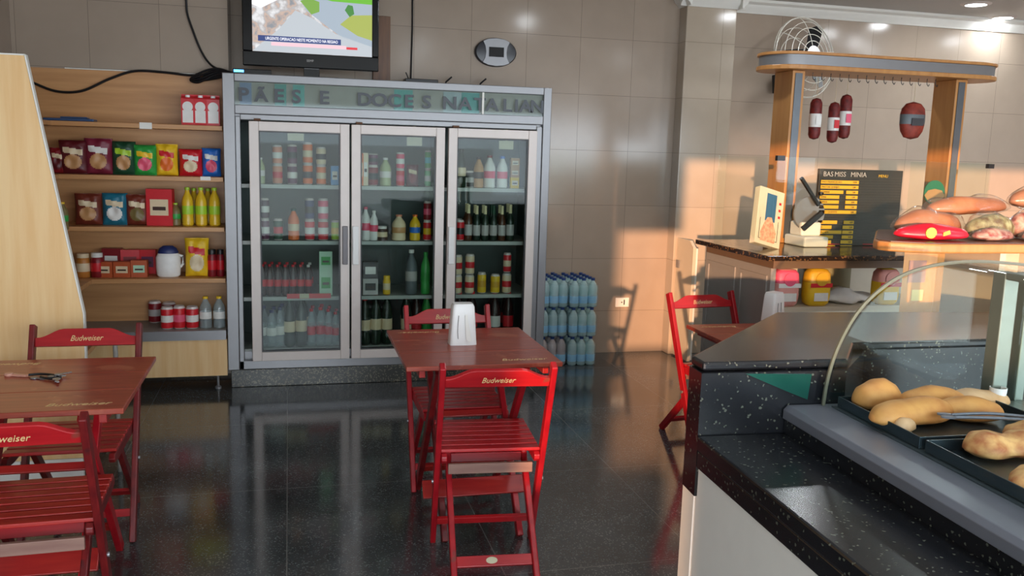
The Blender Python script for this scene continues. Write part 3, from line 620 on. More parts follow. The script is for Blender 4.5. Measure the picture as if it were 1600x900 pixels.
# ------------------------------------------------------------------ television and things above the fridge
tv=thing('television','black flat television showing an aerial news picture, standing on the fridge','television',(0,0,0))
ty=5.93
m=MB(); m.box(-.275,.578,ty,ty+.05,2.045,2.135); m.box(-.275,-.215,ty,ty+.05,2.135,2.62); m.box(.535,.578,ty,ty+.05,2.135,2.62); m.box(-.275,.578,ty,ty+.05,2.62,2.66); m.box(-.2,.5,ty+.05,ty+.12,2.12,2.6); m.box(-.215,.535,ty+.02,ty+.05,2.135,2.62)
m.build('housing',MBLACKG,tv,bevel=.006)
MB().box(-.02,.32,ty-.03,ty+.16,1.980,1.992).box(.10,.20,ty+.03,ty+.09,1.992,2.05).build('stand',MBLACKG,tv,bevel=.003)
sm,N,L,P=newmat('screen_picture')
tc=N.new('ShaderNodeTexCoord'); n=N.new('ShaderNodeTexNoise'); n.inputs['Scale'].default_value=14; n.inputs['Detail'].default_value=8; L.new(tc.outputs['Object'],n.inputs[0])
cr=N.new('ShaderNodeValToRGB'); els=cr.color_ramp.elements; els[0].position=.35; els[0].color=srgb(128,132,138); els[1].position=.62; els[1].color=srgb(206,206,208); e2=els.new(.5); e2.color=srgb(160,156,156); e3=els.new(.46); e3.color=srgb(184,160,146)
L.new(n.outputs['Fac'],cr.inputs[0]); L.new(cr.outputs[0],P.inputs['Emission Color']); P.inputs['Emission Strength'].default_value=.9; P.inputs['Base Color'].default_value=(.02,.02,.02,1); P.inputs['Roughness'].default_value=.2
scr=MB().box(-.214,.534,ty+.006,ty+.012,2.136,2.619).build('screen',sm,tv)
def sp(name,poly,col,lay,s=.9): 
    return MB().prism(poly,ty+.0055-.0006*lay,ty+.0058-.0006*lay,0,'y').build(name,emis('screen_'+name,srgb(*col),s),scr)
sp('road',[(.0,2.62),(.12,2.40),(.34,2.25),(.534,2.20),(.534,2.62)],(148,160,172),1)
sp('pale_road',[(-.214,2.136),(.534,2.136),(.534,2.20),(.30,2.27),(.15,2.36),(.05,2.40),(-.05,2.28)],(170,176,182),1)  # paler stretch of road in the television picture
sp('lawn',[(.13,2.50),(.28,2.47),(.534,2.465),(.534,2.62),(.10,2.62)],(96,166,40),2)
sp('verge',[(.33,2.33),(.40,2.39),(.534,2.40),(.534,2.24),(.44,2.265)],(150,160,74),2)
sp('grass_patch',[(.08,2.46),(.14,2.48),(.20,2.46),(.20,2.40),(.15,2.38)],(110,150,60),3)
sp('tree',[(.36,2.42),(.38,2.455),(.41,2.45),(.42,2.40),(.39,2.38)],(60,120,50),3)
sp('white_roof',[(-.214,2.42),(-.16,2.40),(-.05,2.46),(-.09,2.50),(-.214,2.455)],(226,226,232),3)
sp('caption_bar',[(-.18,2.20),(.335,2.20),(.335,2.235),(-.18,2.235)],(40,56,110),4)
text('caption_text','URGENTE OPERACAO NESTE MOMENTO NA REGIAO',.026,emis('caption_white',(.9,.9,.95,1),1),scr,(.09,ty+.0018,2.209),sx=.72)
sp('red_tag',[(.37,2.175),(.44,2.175),(.44,2.19),(.37,2.19)],(200,40,50),4); sp('pink_strip',[(-.10,2.175),(.368,2.175),(.368,2.197),(-.10,2.197)],(220,180,190),4)
text('maker_mark','SEMP',.02,PM('ltgrey'),tv,(.14,ty-.001,2.085))
b=tag(MB().box(-.335,-.10,5.90,6.02,1.980,2.020).build('set_top_box',MBLACKG,bevel=.004),'flat black box with a blue light under the television','electronics box')
MB().box(-.328,-.268,5.896,5.8995,1.998,2.012).build('blue_light',emis('blue_led',(.05,.35,1,1),6),b)
wb=tag(MB().box(.58,.70,6.36,6.398,1.985,2.46).build('wooden_board',wood('brown_board',srgb(96,60,34),srgb(120,78,44),(1,1,9)),bevel=.002),'narrow brown wooden board leaning on tiles right of television','board')
rt=tag(MB().box(.79,1.02,6.22,6.34,1.980,2.035).build('black_receiver_box',MDARK,bevel=.004),'small black receiver box standing on the fridge under wall cable','electronics box')
MB().tube([(.82,6.28,2.035),(.80,6.28,2.08)],.004).build('antenna',MDARK,rt)
for x,lb in ((1.10,'short curved black wire end sticking up behind the fridge near receiver box'),(1.35,'short curved black wire end sticking up behind the fridge under clock')):
    tag(MB().tube([(x-.03,6.3,1.975),(x-.01,6.3,2.03),(x+.03,6.3,2.065)],.006).build('wire_end',MDARK),lb,'wire')
tag(MB().tube([(.855,6.39,2.75),(.858,6.392,2.4),(.85,6.39,2.03)],.006).build('wall_cable',MDARK),'thin black cable running straight down the tiles to receiver box','cable')
def spline(pts,n=8):
    pts=[Vector(p) for p in pts]; out=[]
    P=[pts[0]]+pts+[pts[-1]]
    for i in range(1,len(P)-2):
        for k in range(n):
            t=k/n; a,b,c,d=P[i-1],P[i],P[i+1],P[i+2]
            out.append(.5*((2*b)+(-a+c)*t+(2*a-5*b+4*c-d)*t*t+(-a+3*b-3*c+d)*t**3))
    out.append(pts[-1]); return out
Y_=6.075
tag(MB().tube(spline([(-.635,6.105,2.75),(-.62,6.105,2.45),(-.615,6.105,2.36),(-.585,6.105,2.26),(-.54,6.1,2.14),(-.49,6.08,2.06),(-.43,6.04,2.02),(-.34,6.0,2.0)]),.007).build('hanging_cable',MDARK),'dark cable hanging down the tiles above the wooden shelving','cable')
tag(MB().tube(spline([(-1.60,6.06,1.93),(-1.50,6.06,1.88),(-1.38,6.06,1.84),(-1.24,6.06,1.85),(-1.08,6.06,1.93),(-.93,6.06,1.985),(-.75,6.06,1.985),(-.6,6.06,1.975),(-.46,6.05,1.99),(-.36,6.0,2.0)]),.008).build('drooping_cable',MDARK),'black cable drooping across the top of the wooden shelving','cable')
m=MB()
for k in range(4): m.tube(spline([(-.34,5.99,1.995),(-.44,6.0,2.02-.012*k),(-.55,6.02,1.985-.018*k),(-.60,6.04,1.945),(-.52,6.02,1.945+.005*k),(-.40,6.0,1.97+.006*k),(-.33,5.98,1.99)]),.007)
tag(m.build('cable_bundle',MDARK),'looped bundle of black cables at the upper left fridge corner','cable')
ck=thing('wall_clock','oval grey digital wall clock with dark square display above fridge','clock',(1.463,6.385,2.26))
MB().lathe([(.155,.012),(.155,-.01),(.145,-.022),(.10,-.028)],40,sy=.66,axis='y').build('case',plain('clock_case',srgb(44,46,52),.3),ck,smooth=40)
ar=[(.112*(1 if i<9 else -1)*(1),0) for i in range(0)]
poly=[]
for k in range(-6,7): a=radians(k*7); poly.append((.155*sin(a*1.05)*.98,.660*.155*cos(a*1.05)*.99))
pl=[(-.100,.075),(-.06,.092),(0,.099),(.06,.092),(.100,.075),(.082,.04),(.077,0),(.082,-.04),(.100,-.075),(.06,-.092),(0,-.099),(-.06,-.092),(-.100,-.075),(-.082,-.04),(-.077,0),(-.082,.04)]
MB().prism(pl,-.034,-.0285,0,'y').build('face_plate',MALU,ck,bevel=.002)
MB().box(-.055,.055,-.038,-.0345,-.034,.034).build('display',MBLACKG,ck)
sk=tag(MB().box(2.485,2.598,YB-.012,YB-.001,.366,.440).build('wall_socket',MWHITE,bevel=.003),'white electrical outlet plate on the sunlit tiles beside the water packs','outlet')
MB().box(2.552,2.560,YB-.0145,YB-.0125,.384,.424).build('slot',MDARK,sk); MB().box(2.53,2.54,YB-.0145,YB-.0125,.40,.408).build('slot',MDARK,sk)

# ------------------------------------------------------------------ shrink-wrapped water packs
MWAT=thin_glass('water_bottle_plastic',(.78,.95,.93,1),1.3,.1,haze=.42,hazecol=(.74,.92,.90,1)); MFILM=thin_glass('shrink_film',(.95,.98,1,1),1.6,.12)
MCAPB=plain('dark_blue_cap',srgb(36,64,120),.4); MLABW=plain('water_label',srgb(150,200,226),.4); MPINKB=thin_glass('pinkish_bottle_plastic',(.8,.75,.75,1),1.3,.1,haze=.5,hazecol=(.75,.65,.62,1))
rb=.034; hb=.215
def wb_mesh(mat): 
    me=MB().lathe([(rb*.8,0),(rb,.01),(rb,.03),(rb*1.01,.031,1),(rb*1.01,.082,1),(rb,.083),(rb*.94,.10),(rb,.115),(rb,.145),(rb*.7,.175),(rb*.38,.19),(rb*.38,.2)],14).mesh('bottle',[mat,MLABW]); me.polygons.foreach_set('use_smooth',[True]*len(me.polygons)); return me
WBM=wb_mesh(MWAT); WBP=wb_mesh(MPINKB); WCAP=MB().lathe([(rb*.45,.196),(rb*.45,.215)],10).mesh('cap',MCAPB)
def water_pack(x0,y0,z,nx,ny,label,me=WBM):
    t=thing('water_bottle_pack',label,'bottle pack',(x0,y0,z),0,'shrink-wrapped water packs right of the fridge')
    for i in range(nx):
        for j in range(ny):
            b=bpy.data.objects.new('bottle',me); COL.objects.link(b); b.parent=t; b.location=(rb+.003+i*.0705,rb+.003+j*.0705,.001)
            c=bpy.data.objects.new('cap',WCAP); COL.objects.link(c); c.parent=b
    wd=nx*.0705+.003; dp=ny*.0705+.003
    MB().box(-.002,wd+.002,-.002,dp+.002,0,.172).build('film',MFILM,t,bevel=.02)
PN=['bottom pack of the right-hand stack of blue water bottles','middle pack of the right-hand stack of blue water bottles','top pack of the right-hand stack of blue water bottles']
for k in range(3): water_pack(1.985,6.0,.0+k*.2185,3,5,PN[k])
water_pack(1.765,6.02,0,3,5,'pinkish clear bottle pack on the floor beside the fridge',WBP)
water_pack(1.765,6.02,.2185,3,5,'middle water pack of the left stack against the fridge')
water_pack(1.765,6.02,.437,3,5,'top water pack of the left stack against the fridge')

# ------------------------------------------------------------------ folding chairs and tables
def make_chair(name_label, P, R_, seatR, sticker_on=False):
    t=thing('folding_chair',name_label,'chair',(0,0,0),0)
    lean=lambda z:.17-.34*z/.80          # y of the back post at height z
    for s in (-1,1):
        MB().bar((s*.199,.172,.0),(s*.199,-.17,.805),.022,.042,0,(1,0,0)).build('back_post',P,t,bevel=.004)
        MB().bar((s*.150,-.255,.0),(s*.150,.165,.425),.022,.038,0,(1,0,0)).build('leg',P,t,bevel=.004)
    # crest rail, follows the lean of the posts
    pr=[]; W_=.188
    pts=[(-W_,.0),(W_,.0),(W_,.036)]
    for k in range(0,7): u=k/6; pts.append((W_-(W_-.085)*u,.036+.036*(u*u*(3-2*u))**1.2))
    for k in range(0,7): u=1-k/6; pts.append((-(W_-(W_-.085)*u),.036+.036*(u*u*(3-2*u))**1.2))
    m=MB().prism(pts,-.009,.009,0,'y')
    a=math.atan2(.34,.80)
    top=m.build('top_rail',R_,t,(0,lean(.722),.722),bevel=.003,rot=(a,0,0))
    text('lettering','Budweiser',.033,MGOLD,top,(0,-.0098,.020),shear=.35,sx=.86)
    text('lettering','Budweiser',.033,MGOLD,top,(0,.0098,.020),rot=(pi/2,0,pi),shear=.35,sx=.86)
    # seat: side rails and slats
    for s in (-1,1):
        MB().prism([(-.035,.405),(-.02,.392),(.30,.392),(.375,.400),(.385,.415),(.37,.432),(-.02,.432),(-.035,.422)],s*.176-.011,s*.176+.011,0,'x').build('seat_rail',P,t,bevel=.003)
    for k in range(7):
        y=.0+k*.0545
        MB().box(-.188,.188,y-.024+.006,y+.024-.0+.0,.433,.446).build('seat_slat',seatR,t,bevel=.003)
    MB().box(-.160,.160,-.028,-.012,.352,.391).build('rear_apron',MBARE,t,bevel=.002)
    MB().box(-.139,.139,.10,.114,.352,.388).build('cross_brace',R_,t,bevel=.002)
    MB().bar((-.188,lean(.105),.105),(.188,lean(.105),.105),.03,.016,0,(0,.34,-.8)).build('post_stretcher',R_,t,bevel=.002)
    MB().bar((-.139,-.18,.075),(.139,-.18,.075),.040,.014,0,(0,.42,.43)).build('leg_stretcher',R_,t,bevel=.002)
    if sticker_on: MB().lathe([(.014,0),(.014,.0008)],20,sx=1.5,sy=.9).build('oval_sticker',MCARD,t,(-.01,-.1855,.0805),rot=(radians(45),0,0))
    for s in (-1,1):
        MB().lathe([(.008,-.004),(.008,.004)],10,(s*.212,lean(.30),.30),axis='x').build('pivot_bolt',MALU,t)
    return t
def make_table(label):
    t=thing('folding_table',label,'table',(0,0,0),0)
    for k in range(3):
        y=-.355+k*.2367
        MB().box(-.315,.315,y+.0008,y+.2359,.703,.722).build('tabletop_board',MTABLE,t,bevel=.003)
    for s in (-1,1): MB().box(s*.25-.012,s*.25+.012,-.335,.335,.672,.702).build('top_batten',MREDR[1],t,bevel=.002)
    for s in (-1,1):
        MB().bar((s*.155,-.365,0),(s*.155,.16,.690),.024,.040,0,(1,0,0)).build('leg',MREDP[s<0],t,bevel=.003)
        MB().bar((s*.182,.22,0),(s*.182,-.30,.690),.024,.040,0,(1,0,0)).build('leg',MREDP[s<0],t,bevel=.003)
    MB().bar((-.232,-.262,.185),(.205,-.262,.185),.075,.014,0,(0,.525,.69)).build('foot_board',MREDR[1],t,bevel=.003)
    MB().bar((-.178,.13,.13),(.178,.13,.13),.04,.014,0,(0,-.5,.69)).build('stretcher',MREDR[1],t,bevel=.003)
    MB().bar((-.167,-.04,.43),(.167,-.04,.43),.03,.014,0,(0,.5,.69)).build('stretcher',MREDR[1],t,bevel=.003)
    text('lettering','Budweiser',.045,MGOLD,t,(.17,-.300,.7221),rot=(0,0,0),sx=1,depth=.0003,shear=.3)
    text('lettering','Budweiser',.045,MGOLD,t,(-.17,.300,.7221),rot=(0,0,pi),sx=1,depth=.0003,shear=.3)
    return t
MT=make_table('red wooden folding table in the middle with a white napkin holder on it'); MT.location=(.745,3.628,0); MT['group']='red folding bar tables'
LT=copy_tree(MT,label='red wooden folding table at the left edge with keys lying on it',loc=(-.825,3.222,0))
RT=copy_tree(MT,label='red wooden folding table half hidden behind the black counter on the right',loc=(2.235,3.60,0))
C1=make_chair('bright red folding chair at near side of the middle table',MREDP[0],MREDR[0],MREDR[0],True); C1.location=(.728,3.100,0); C1.rotation_euler=(0,0,radians(-5)); C1['group']='red folding bar chairs'
copy_tree(C1,label='red folding chair on the far side of the middle table, back to the fridge',loc=(.737,3.97,0),rz=pi)
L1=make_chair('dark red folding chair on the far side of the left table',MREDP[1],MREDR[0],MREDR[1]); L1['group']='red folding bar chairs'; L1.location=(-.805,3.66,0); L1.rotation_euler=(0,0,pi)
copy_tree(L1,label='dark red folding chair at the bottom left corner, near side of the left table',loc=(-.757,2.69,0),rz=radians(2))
copy_tree(C1,label='red folding chair on the right beside the black counter corner',loc=(2.245,4.27,0),rz=pi+radians(6))

def napkin_holder(label,x,y,rz,seed=1):
    t=thing('napkin_holder',label,'napkin holder',(x,y,.7225),rz,'white plastic napkin holders')
    m=MB(); L0=[(-.060,-.042,0),(.060,-.042,0),(.060,.042,0),(-.060,.042,0)]; hh=.178
    rings=[(1,0),(.97,.02),(.86,.12),(.80,.165),(.70,.178)]
    vs=[];n=0
    for s_,z in rings:
        for a in range(24):
            th=2*pi*a/24; cx=abs(cos(th))**.35*(1 if cos(th)>0 else -1); cy=abs(sin(th))**.35*(1 if sin(th)>0 else -1)
            vs.append((.060*s_*cx,.042*s_*cy,z))
    fs=[]
    for i in range(len(rings)-1):
        for a in range(24): fs.append((i*24+a,i*24+(a+1)%24,(i+1)*24+(a+1)%24,(i+1)*24+a))
    fs.append(tuple(range(24))[::-1]); fs.append(tuple((len(rings)-1)*24+a for a in range(24)))
    m.add(vs,fs); m.build('body',MPLAS,t,smooth=50)
    MB().tube(spline([(-.026,-.0445,.03),(-.028,-.0415,.07),(-.024,-.0385,.13)]),.0014,6).build('slot_line',plain('slot_grey',srgb(120,118,116)),t)
    MB().tube(spline([(.004,-.0385,.13),(.012,-.041,.08),(.026,-.0440,.03)]),.0014,6).build('slot_line',plain('slot_grey2',srgb(130,128,126)),t)
    m=MB(); m.add([(.003,-.0405,.135),(.012,-.0405,.135),(.034,-.046,.02),(.020,-.0475,.016),(.008,-.0465,.03)],[(0,1,2,3,4)]); m.add([(.003,-.0395,.135),(.012,-.0395,.135),(.034,-.045,.02),(.020,-.0465,.016),(.008,-.0455,.03)],[(4,3,2,1,0)])
    m.build('napkin',MWHITE,t)
    return t
napkin_holder('white plastic napkin holder standing on the middle red table',.722,3.66,0)
napkin_holder('sunlit white napkin holder standing on the right table behind the counter',2.33,3.84,radians(30))
kt=thing('key_bunch','bunch of keys with a black cord lying on the left table','keys',(-.845,3.285,.7225),-.35)
MB().tube(spline([(-.055,.01,.006),(-.02,.03,.006),(.03,.025,.006),(.07,.0,.006),(.04,-.02,.006),(.0,-.005,.006)]),.0045).build('cord',MDARK,kt)
MB().lathe([(.014,0),(.016,.005),(.014,.01)],16,(-.125,.005,0)).box(-.115,-.055,-.002,.012,.001,.008).build('pink_tag',plain('pink_tag',srgb(206,150,130),.4),kt)
for k,(x,y,a) in enumerate(((-.02,-.01,-.2),(.03,.01,.5),(.075,-.03,-.9),(.05,.02,1.0))):
    kk=MB().lathe([(.013,0),(.013,.003)],14).box(.010,.045,-.004,.004,0,.003).box(.03,.034,-.008,-.004,0,.003).build('key',MALU,kt,(x,y,.001+.003*k),rot=(0,0,a))

# ------------------------------------------------------------------ serving counter with pastry display (stands slightly turned)
TH=radians(-3.0)
CO=Vector((1.031,2.012,0))
def U(x,y):           # room point -> counter frame
    d=Vector((x,y,0))-CO; return (d.x*cos(TH)+d.y*sin(TH), -d.x*sin(TH)+d.y*cos(TH))
ct=thing('granite_counter','black speckled granite serving counter with white front and raised top','counter',tuple(CO),TH)
MB().box(.012,.92,-2.2,.02,0,.742).build('white_front_body',MWHITE,ct)
MB().box(0,.93,-2.2,.012,.786,.8275).build('lower_worktop',MCOUNTER,ct,bevel=.006)
MB().box(.004,.93,-2.2,.012,.740,.7855).build('apron',MCOUNTER,ct,bevel=.003)
q=[U(1.047,2.042),U(1.05,2.12),U(1.66,2.715),U(3.0,2.60),U(3.0,2.20),U(1.62,2.215),U(1.47,2.026)]
inset=[(a+.008*(i<2),b-(.008 if i in(2,3) else 0)) for i,(a,b) in enumerate(q)]
MB().prism([(0.004,.014),(0.006,.10),inset[2],inset[3],(2.0,.30),(.62,.24),(.42,.014)],.66,.995,0).build('raised_granite_body',MCOUNTER,ct)
MB().prism([(.01,.03),(.012,.11),inset[2],inset[3],(2.0,.32),(.62,.26),(.42,.03)],0,.659,0).build('raised_base',MWHITE,ct)
MB().prism(q,.996,1.02,0).build('raised_top',MCOUNTER,ct,bevel=.007)
MB().prism([(.125,.993),(.315,.988),(.308,.918),(.24,.945)],.009,.0135,0,'y').build('teal_strip',MTEAL,ct)  # flat teal patch laid on the granite face below the raised top
# display case
dc=thing('pastry_display','curved glass pastry display case with steel ledge on the black counter','display case',tuple(CO),TH)
DL=-2.1
MB().box(.247,.93,DL,.010,.828,.868).build('granite_riser',MCOUNTER,dc)
MB().prism([(.240,.8685),(.93,.8685),(.93,.905),(.252,.905),(.240,.893)],DL,.010,0,'y').build('steel_ledge',MSTEEL,dc,bevel=.002)
import bisect
arc=[(.345,.906),(.352,.98),(.372,1.06),(.41,1.14),(.46,1.20),(.53,1.25),(.61,1.278),(.70,1.292),(.80,1.294),(.93,1.285)]
arc=[(p.x,p.y) for p in spline([(a,b,0) for a,b in arc],5)]
def strip(off,y0,y1):
    m=MB(); vs=[];k=len(arc); nn=[]
    for i in range(k):
        a=Vector(arc[max(i-1,0)]); b=Vector(arc[min(i+1,k-1)]); d=(b-a).normalized(); nn.append(Vector((-d.y,d.x)))
    P2=[Vector(p)+n*off for p,n in zip(arc,nn)]
    return P2
outer=strip(.004,0,0); inner=strip(-.004,0,0)
prof=[tuple(p) for p in outer]+[tuple(p) for p in inner[::-1]]
ms=MB(); k=len(arc); y0,y1=DL,-.012
vs=[(p[0],y0,p[1]) for p in arc]+[(p[0],y1,p[1]) for p in arc]
ms.add(vs,[(i,i+1,k+i+1,k+i) for i in range(k-1)])
gl=ms.build('curved_glass',MCURVE,dc,smooth=True)
eg=MB(); n=len(prof); 
for i in range(k-1):
    a,b=outer[i],outer[i+1]; c,d=inner[i+1],inner[i]
    eg.add([(a.x,-.011,a.y),(b.x,-.011,b.y),(c.x,-.011,c.y),(d.x,-.011,d.y),(a.x,-.005,a.y),(b.x,-.005,b.y),(c.x,-.005,c.y),(d.x,-.005,d.y)],[(0,1,2,3),(7,6,5,4),(0,4,5,1),(3,2,6,7)])
eg.build('glass_rim',MEDGE,dc)
MB().prism([(.352,.906)]+[(p.x+.0,p.y) for p in inner[2:]]+[(.93,.906)],-.022,-.018,0,'y').build('end_glass',MCLEAR,dc)
MB().box(.90,.93,DL,.0,.906,1.27).build('rear_frame',plain('frame_grey_green',srgb(112,122,112),.35,.4),dc) if False else None
MRF=plain('rear_frame_metal',srgb(120,130,122),.35,.5)
m=MB(); m.box(.80,.845,-.075,-.03,.906,1.272); m.box(.872,.90,-.075,-.03,.906,1.27); m.box(.80,.90,DL,-.076,1.255,1.275); m.box(.80,.90,DL,-.076,.906,.925)
m.build('rear_frame',MRF,dc,bevel=.003)
MB().box(.86,.865,DL,-.08,.926,1.254).build('sliding_glass',MCLEAR,dc)
MB().box(.36,.79,DL,-.024,.9055,.909).build('tray_floor',plain('display_floor',srgb(92,104,108),.3,.6),dc)
def tray(x0,x1,y0,y1,label):
    m=MB(); z=.910; h=.028
    m.box(x0,x1,y0,y1,z,z+.003); m.box(x0,x0+.004,y0,y1,z+.003,z+h); m.box(x1-.004,x1,y0,y1,z+.003,z+h); m.box(x0+.004,x1-.004,y0,y0+.004,z+.003,z+h); m.box(x0+.004,x1-.004,y1-.004,y1,z+.003,z+h)
    o=m.build('baking_tray',plain('tray_steel',srgb(70,86,94),.28,.8),None,tuple(CO),bevel=.001,rot=(0,0,TH)); return tag(o,label,'tray','baking trays in the pastry display')
tray(.370,.785,-.37,-.035,'steel tray at the far end of pastry display holding golden loaves')
tray(.370,.785,-.80,-.39,'steel tray nearest the front of pastry display holding flaky pastries')
def loaf(lx,ly,lz,seed,rough=.1,twist=0,bend=0,seg=28):
    rng=random.Random(seed); ph=[rng.uniform(0,6) for _ in range(4)]; m=MB(); vs=[];fs=[]; n=16
    for i in range(seg+1):
        u=i/seg*2-1; rr=max(.02,(1-abs(u)**2.6))**.5
        for j in range(n):
            a=2*pi*j/n; w=1+rough*sin(5*u+ph[0]+2*a*(1 if twist else 0))*.6+rough*sin(9*a+ph[1]+6*u)*.25
            if twist: w*=1+.16*abs(sin(u*pi*twist))-.08
            y=cos(a)*rr*w*ly; z=sin(a)*rr*w*lz
            if z<0: z*=.45
            vs.append((u*lx,y+bend*u*u,z+lz*.45))
    for i in range(seg):
        for j in range(n): fs.append((i*n+j,i*n+(j+1)%n,(i+1)*n+(j+1)%n,(i+1)*n+j))
    fs.append(tuple(range(n))[::-1]); fs.append(tuple(seg*n+j for j in range(n)))
    return m.add(vs,fs)
def breadmat(name,c1,c2,sc=16):
    m,N,L,P=newmat(name); tc=N.new('ShaderNodeTexCoord'); n=N.new('ShaderNodeTexNoise'); n.inputs['Scale'].default_value=sc; n.inputs['Detail'].default_value=8; L.new(tc.outputs['Object'],n.inputs[0])
    r=N.new('ShaderNodeMapRange'); r.inputs[1].default_value=.38; r.inputs[2].default_value=.64; L.new(n.outputs['Fac'],r.inputs[0]); x=N.new('ShaderNodeMix'); x.data_type='RGBA'; x.inputs['A'].default_value=c1; x.inputs['B'].default_value=c2; L.new(r.outputs[0],x.inputs['Factor']); L.new(x.outputs['Result'],P.inputs['Base Color']); P.inputs['Roughness'].default_value=.55
    b=N.new('ShaderNodeBump'); b.inputs['Strength'].default_value=.5; b.inputs['Distance'].default_value=.004; L.new(n.outputs['Fac'],b.inputs['Height']); L.new(b.outputs[0],P.inputs['Normal']); return m
MB1=breadmat('golden_crust',srgb(216,158,88),srgb(190,124,62),14); MB2=breadmat('flaky_crust',srgb(228,180,116),srgb(172,92,48),22); MB3=breadmat('pale_crust',srgb(226,190,150),srgb(206,160,110),12)
def cw(u,v): # counter frame -> room
    return (CO.x+u*cos(TH)-v*sin(TH), CO.y+u*sin(TH)+v*cos(TH))
def bread(name,lab,x,y,z,lx,ly,lz,rz,mat,seed,cat='bread',grp='breads in the pastry display',**k):
    o=loaf(lx,ly,lz,seed,**k).build(name,mat,None,(x,y,z),smooth=True,rot=(0,0,rz)); return tag(o,lab,cat,grp)
bread('round_bun','round golden bun at the far left end of pastry display',1.478,1.905,.914,.068,.050,.055,.1,MB1,1)
bread('long_loaf','long golden bread lying in front of round bun in display',1.49,1.785,.914,.128,.048,.045,.12,MB1,2)
bread('long_loaf','golden loaf behind the long one in pastry display',1.63,1.885,.914,.095,.042,.042,-.1,MB1,3)
bread('long_loaf','golden loaf right of the long one in pastry display',1.655,1.785,.914,.085,.042,.042,-.35,MB1,4)
bread('pale_loaf','pale bread at the far right corner of pastry display',1.79,1.90,.914,.08,.04,.03,-.3,MB3,5)
bread('flaky_pastry','large flaky browned pastry in front tray of pastry display',1.535,1.54,.914,.095,.05,.038,-.12,MB2,6,'pastry',rough=.3)
bread('croissant','browned croissant at the right edge of pastry display',1.685,1.545,.914,.085,.045,.045,-.35,MB2,7,'pastry',twist=3.2,bend=-.02)
bread('flaky_pastry','pale topped pastry behind the croissant in pastry display',1.70,1.62,.914,.08,.045,.035,-.1,MB2,8,'pastry',rough=.25)
bread('cheese_roll','small roll near the left glass edge of pastry display',1.425,1.73,.914,.03,.022,.024,.3,MB3,9)
bread('flaky_pastry','pastry nearest the viewer in the front tray, under curved glass',1.47,1.36,.914,.09,.045,.03,.05,MB2,10,'pastry',rough=.25)
tg=thing('serving_tongs','steel serving tongs lying across trays in the pastry display','tongs',(1.66,1.66,.955),-.35)
for s in (-1,1): MB().tube(spline([(-.13,s*.010,0),(-.04,s*.018,.006),(.06,s*.012,.004),(.14,0,.002)]),.004).build('arm',MSTEEL,tg)
for s in (-1,1): MB().lathe([(.004,-.004),(.018,-.002),(.018,.002),(.004,.003)],14,(-.145,s*.012,0),sy=.5).build('grip',MSTEEL,tg)
cu=MB().lathe([(.018,0),(.022,.055),(.019,.055),(.016,.004)],20,(1.835,1.885,.910)).build('paper_cup',MPLAS,smooth=40); tag(cu,'small white cup at the far right inside the pastry display','cup')
pc=MB().box(-.04,.06,-.05,.05,0,.0015).build('price_ticket',MWHITE,None,(1.30,1.22,.9065),rot=(0,0,TH)); pc.location=(1.35,1.20,.9095); tag(pc,'white card lying inside the display at bottom right','card')

# ------------------------------------------------------------------ rear granite counter with glass screen and wooden arch
ZR=1.05
rc=thing('rear_counter','rear serving counter with brown granite top and grey panelled base by the arch','counter',(0,0,0))
MB().box(2.43,4.9,4.10,4.95,ZR-.028,ZR).build('granite_top',MREAR,rc,bevel=.004)
MB().box(2.50,4.88,4.15,4.93,ZR-.075,ZR-.029).build('wooden_beam',plain('beam_brown',srgb(112,88,66),.45),rc)
m=MB(); m.box(2.50,2.53,4.17,4.93,0,ZR-.076).build('side_panel',MGREYP,rc)
for y0,y1 in ((4.20,4.50),(4.55,4.90)):
    m=MB(); t_=.022; a,b=.12,.93; m.box(2.492,2.4995,y0,y0+t_,a,b); m.box(2.492,2.4995,y1-t_,y1,a,b); m.box(2.492,2.4995,y0+t_,y1-t_,b-t_,b); m.box(2.492,2.4995,y0+t_,y1-t_,a,a+t_); m.build('panel_moulding',MGREYP,rc)
m=MB(); m.box(2.531,4.88,4.90,4.93,0,ZR-.076); m.box(2.531,4.88,4.17,4.899,.735,.76); m.box(4.85,4.88,4.17,4.899,0,.734); m.box(2.531,4.849,4.55,4.57,.761,ZR-.076); m.build('inner_shelf',MCREAM,rc)
MB().box(2.95,3.25,4.53,4.549,.765,.955).build('inner_door',plain('olive_panel',srgb(150,140,104),.5),rc)
gs=thing('glass_screen','clear glass sneeze screen standing on the rear granite counter','glass screen',(0,0,0))
MB().box(2.512,3.86,4.196,4.204,ZR+.001,1.565).build('front_pane',MCLEAR,gs); MB().box(2.508,2.516,4.206,4.86,ZR+.001,1.565).build('side_pane',MCLEAR,gs)
MB().box(2.500,2.545,4.188,4.212,1.545,1.572).build('clamp',MDARK,gs); MB().box(3.835,3.872,4.188,4.212,1.535,1.56).build('clamp',MDARK,gs)
MB().box(3.853,3.861,4.206,4.86,ZR+.001,1.56).build('side_pane',MCLEAR,gs)
ar=thing('wooden_arch','golden wooden frame with two posts and rounded top shelf above rear counter','wooden frame',(0,0,0))
for x in (2.895,4.04):
    MB().box(x,x+.082,4.75,4.95,ZR+.001,2.075).build('post',MFRAME,ar,bevel=.003); MB().box(x+.016,x+.062,4.744,4.7495,ZR+.03,2.06).build('grey_inlay',plain('grey_inlay',srgb(104,110,116),.3,.5),ar)
def stadium(x0,x1,y0,y1,n=12):
    r=(y1-y0)/2; cy=(y0+y1)/2; p=[]
    for i in range(n+1): a=-pi/2+pi*i/n; p.append((x1-r+r*cos(a),cy+r*sin(a)))
    for i in range(n+1): a=pi/2+pi*i/n; p.append((x0+r+r*cos(a),cy+r*sin(a)))
    return p
MB().prism(stadium(2.735,4.36,4.66,5.04),2.076,2.102,0).build('lower_board',MFRAME,ar,bevel=.004)
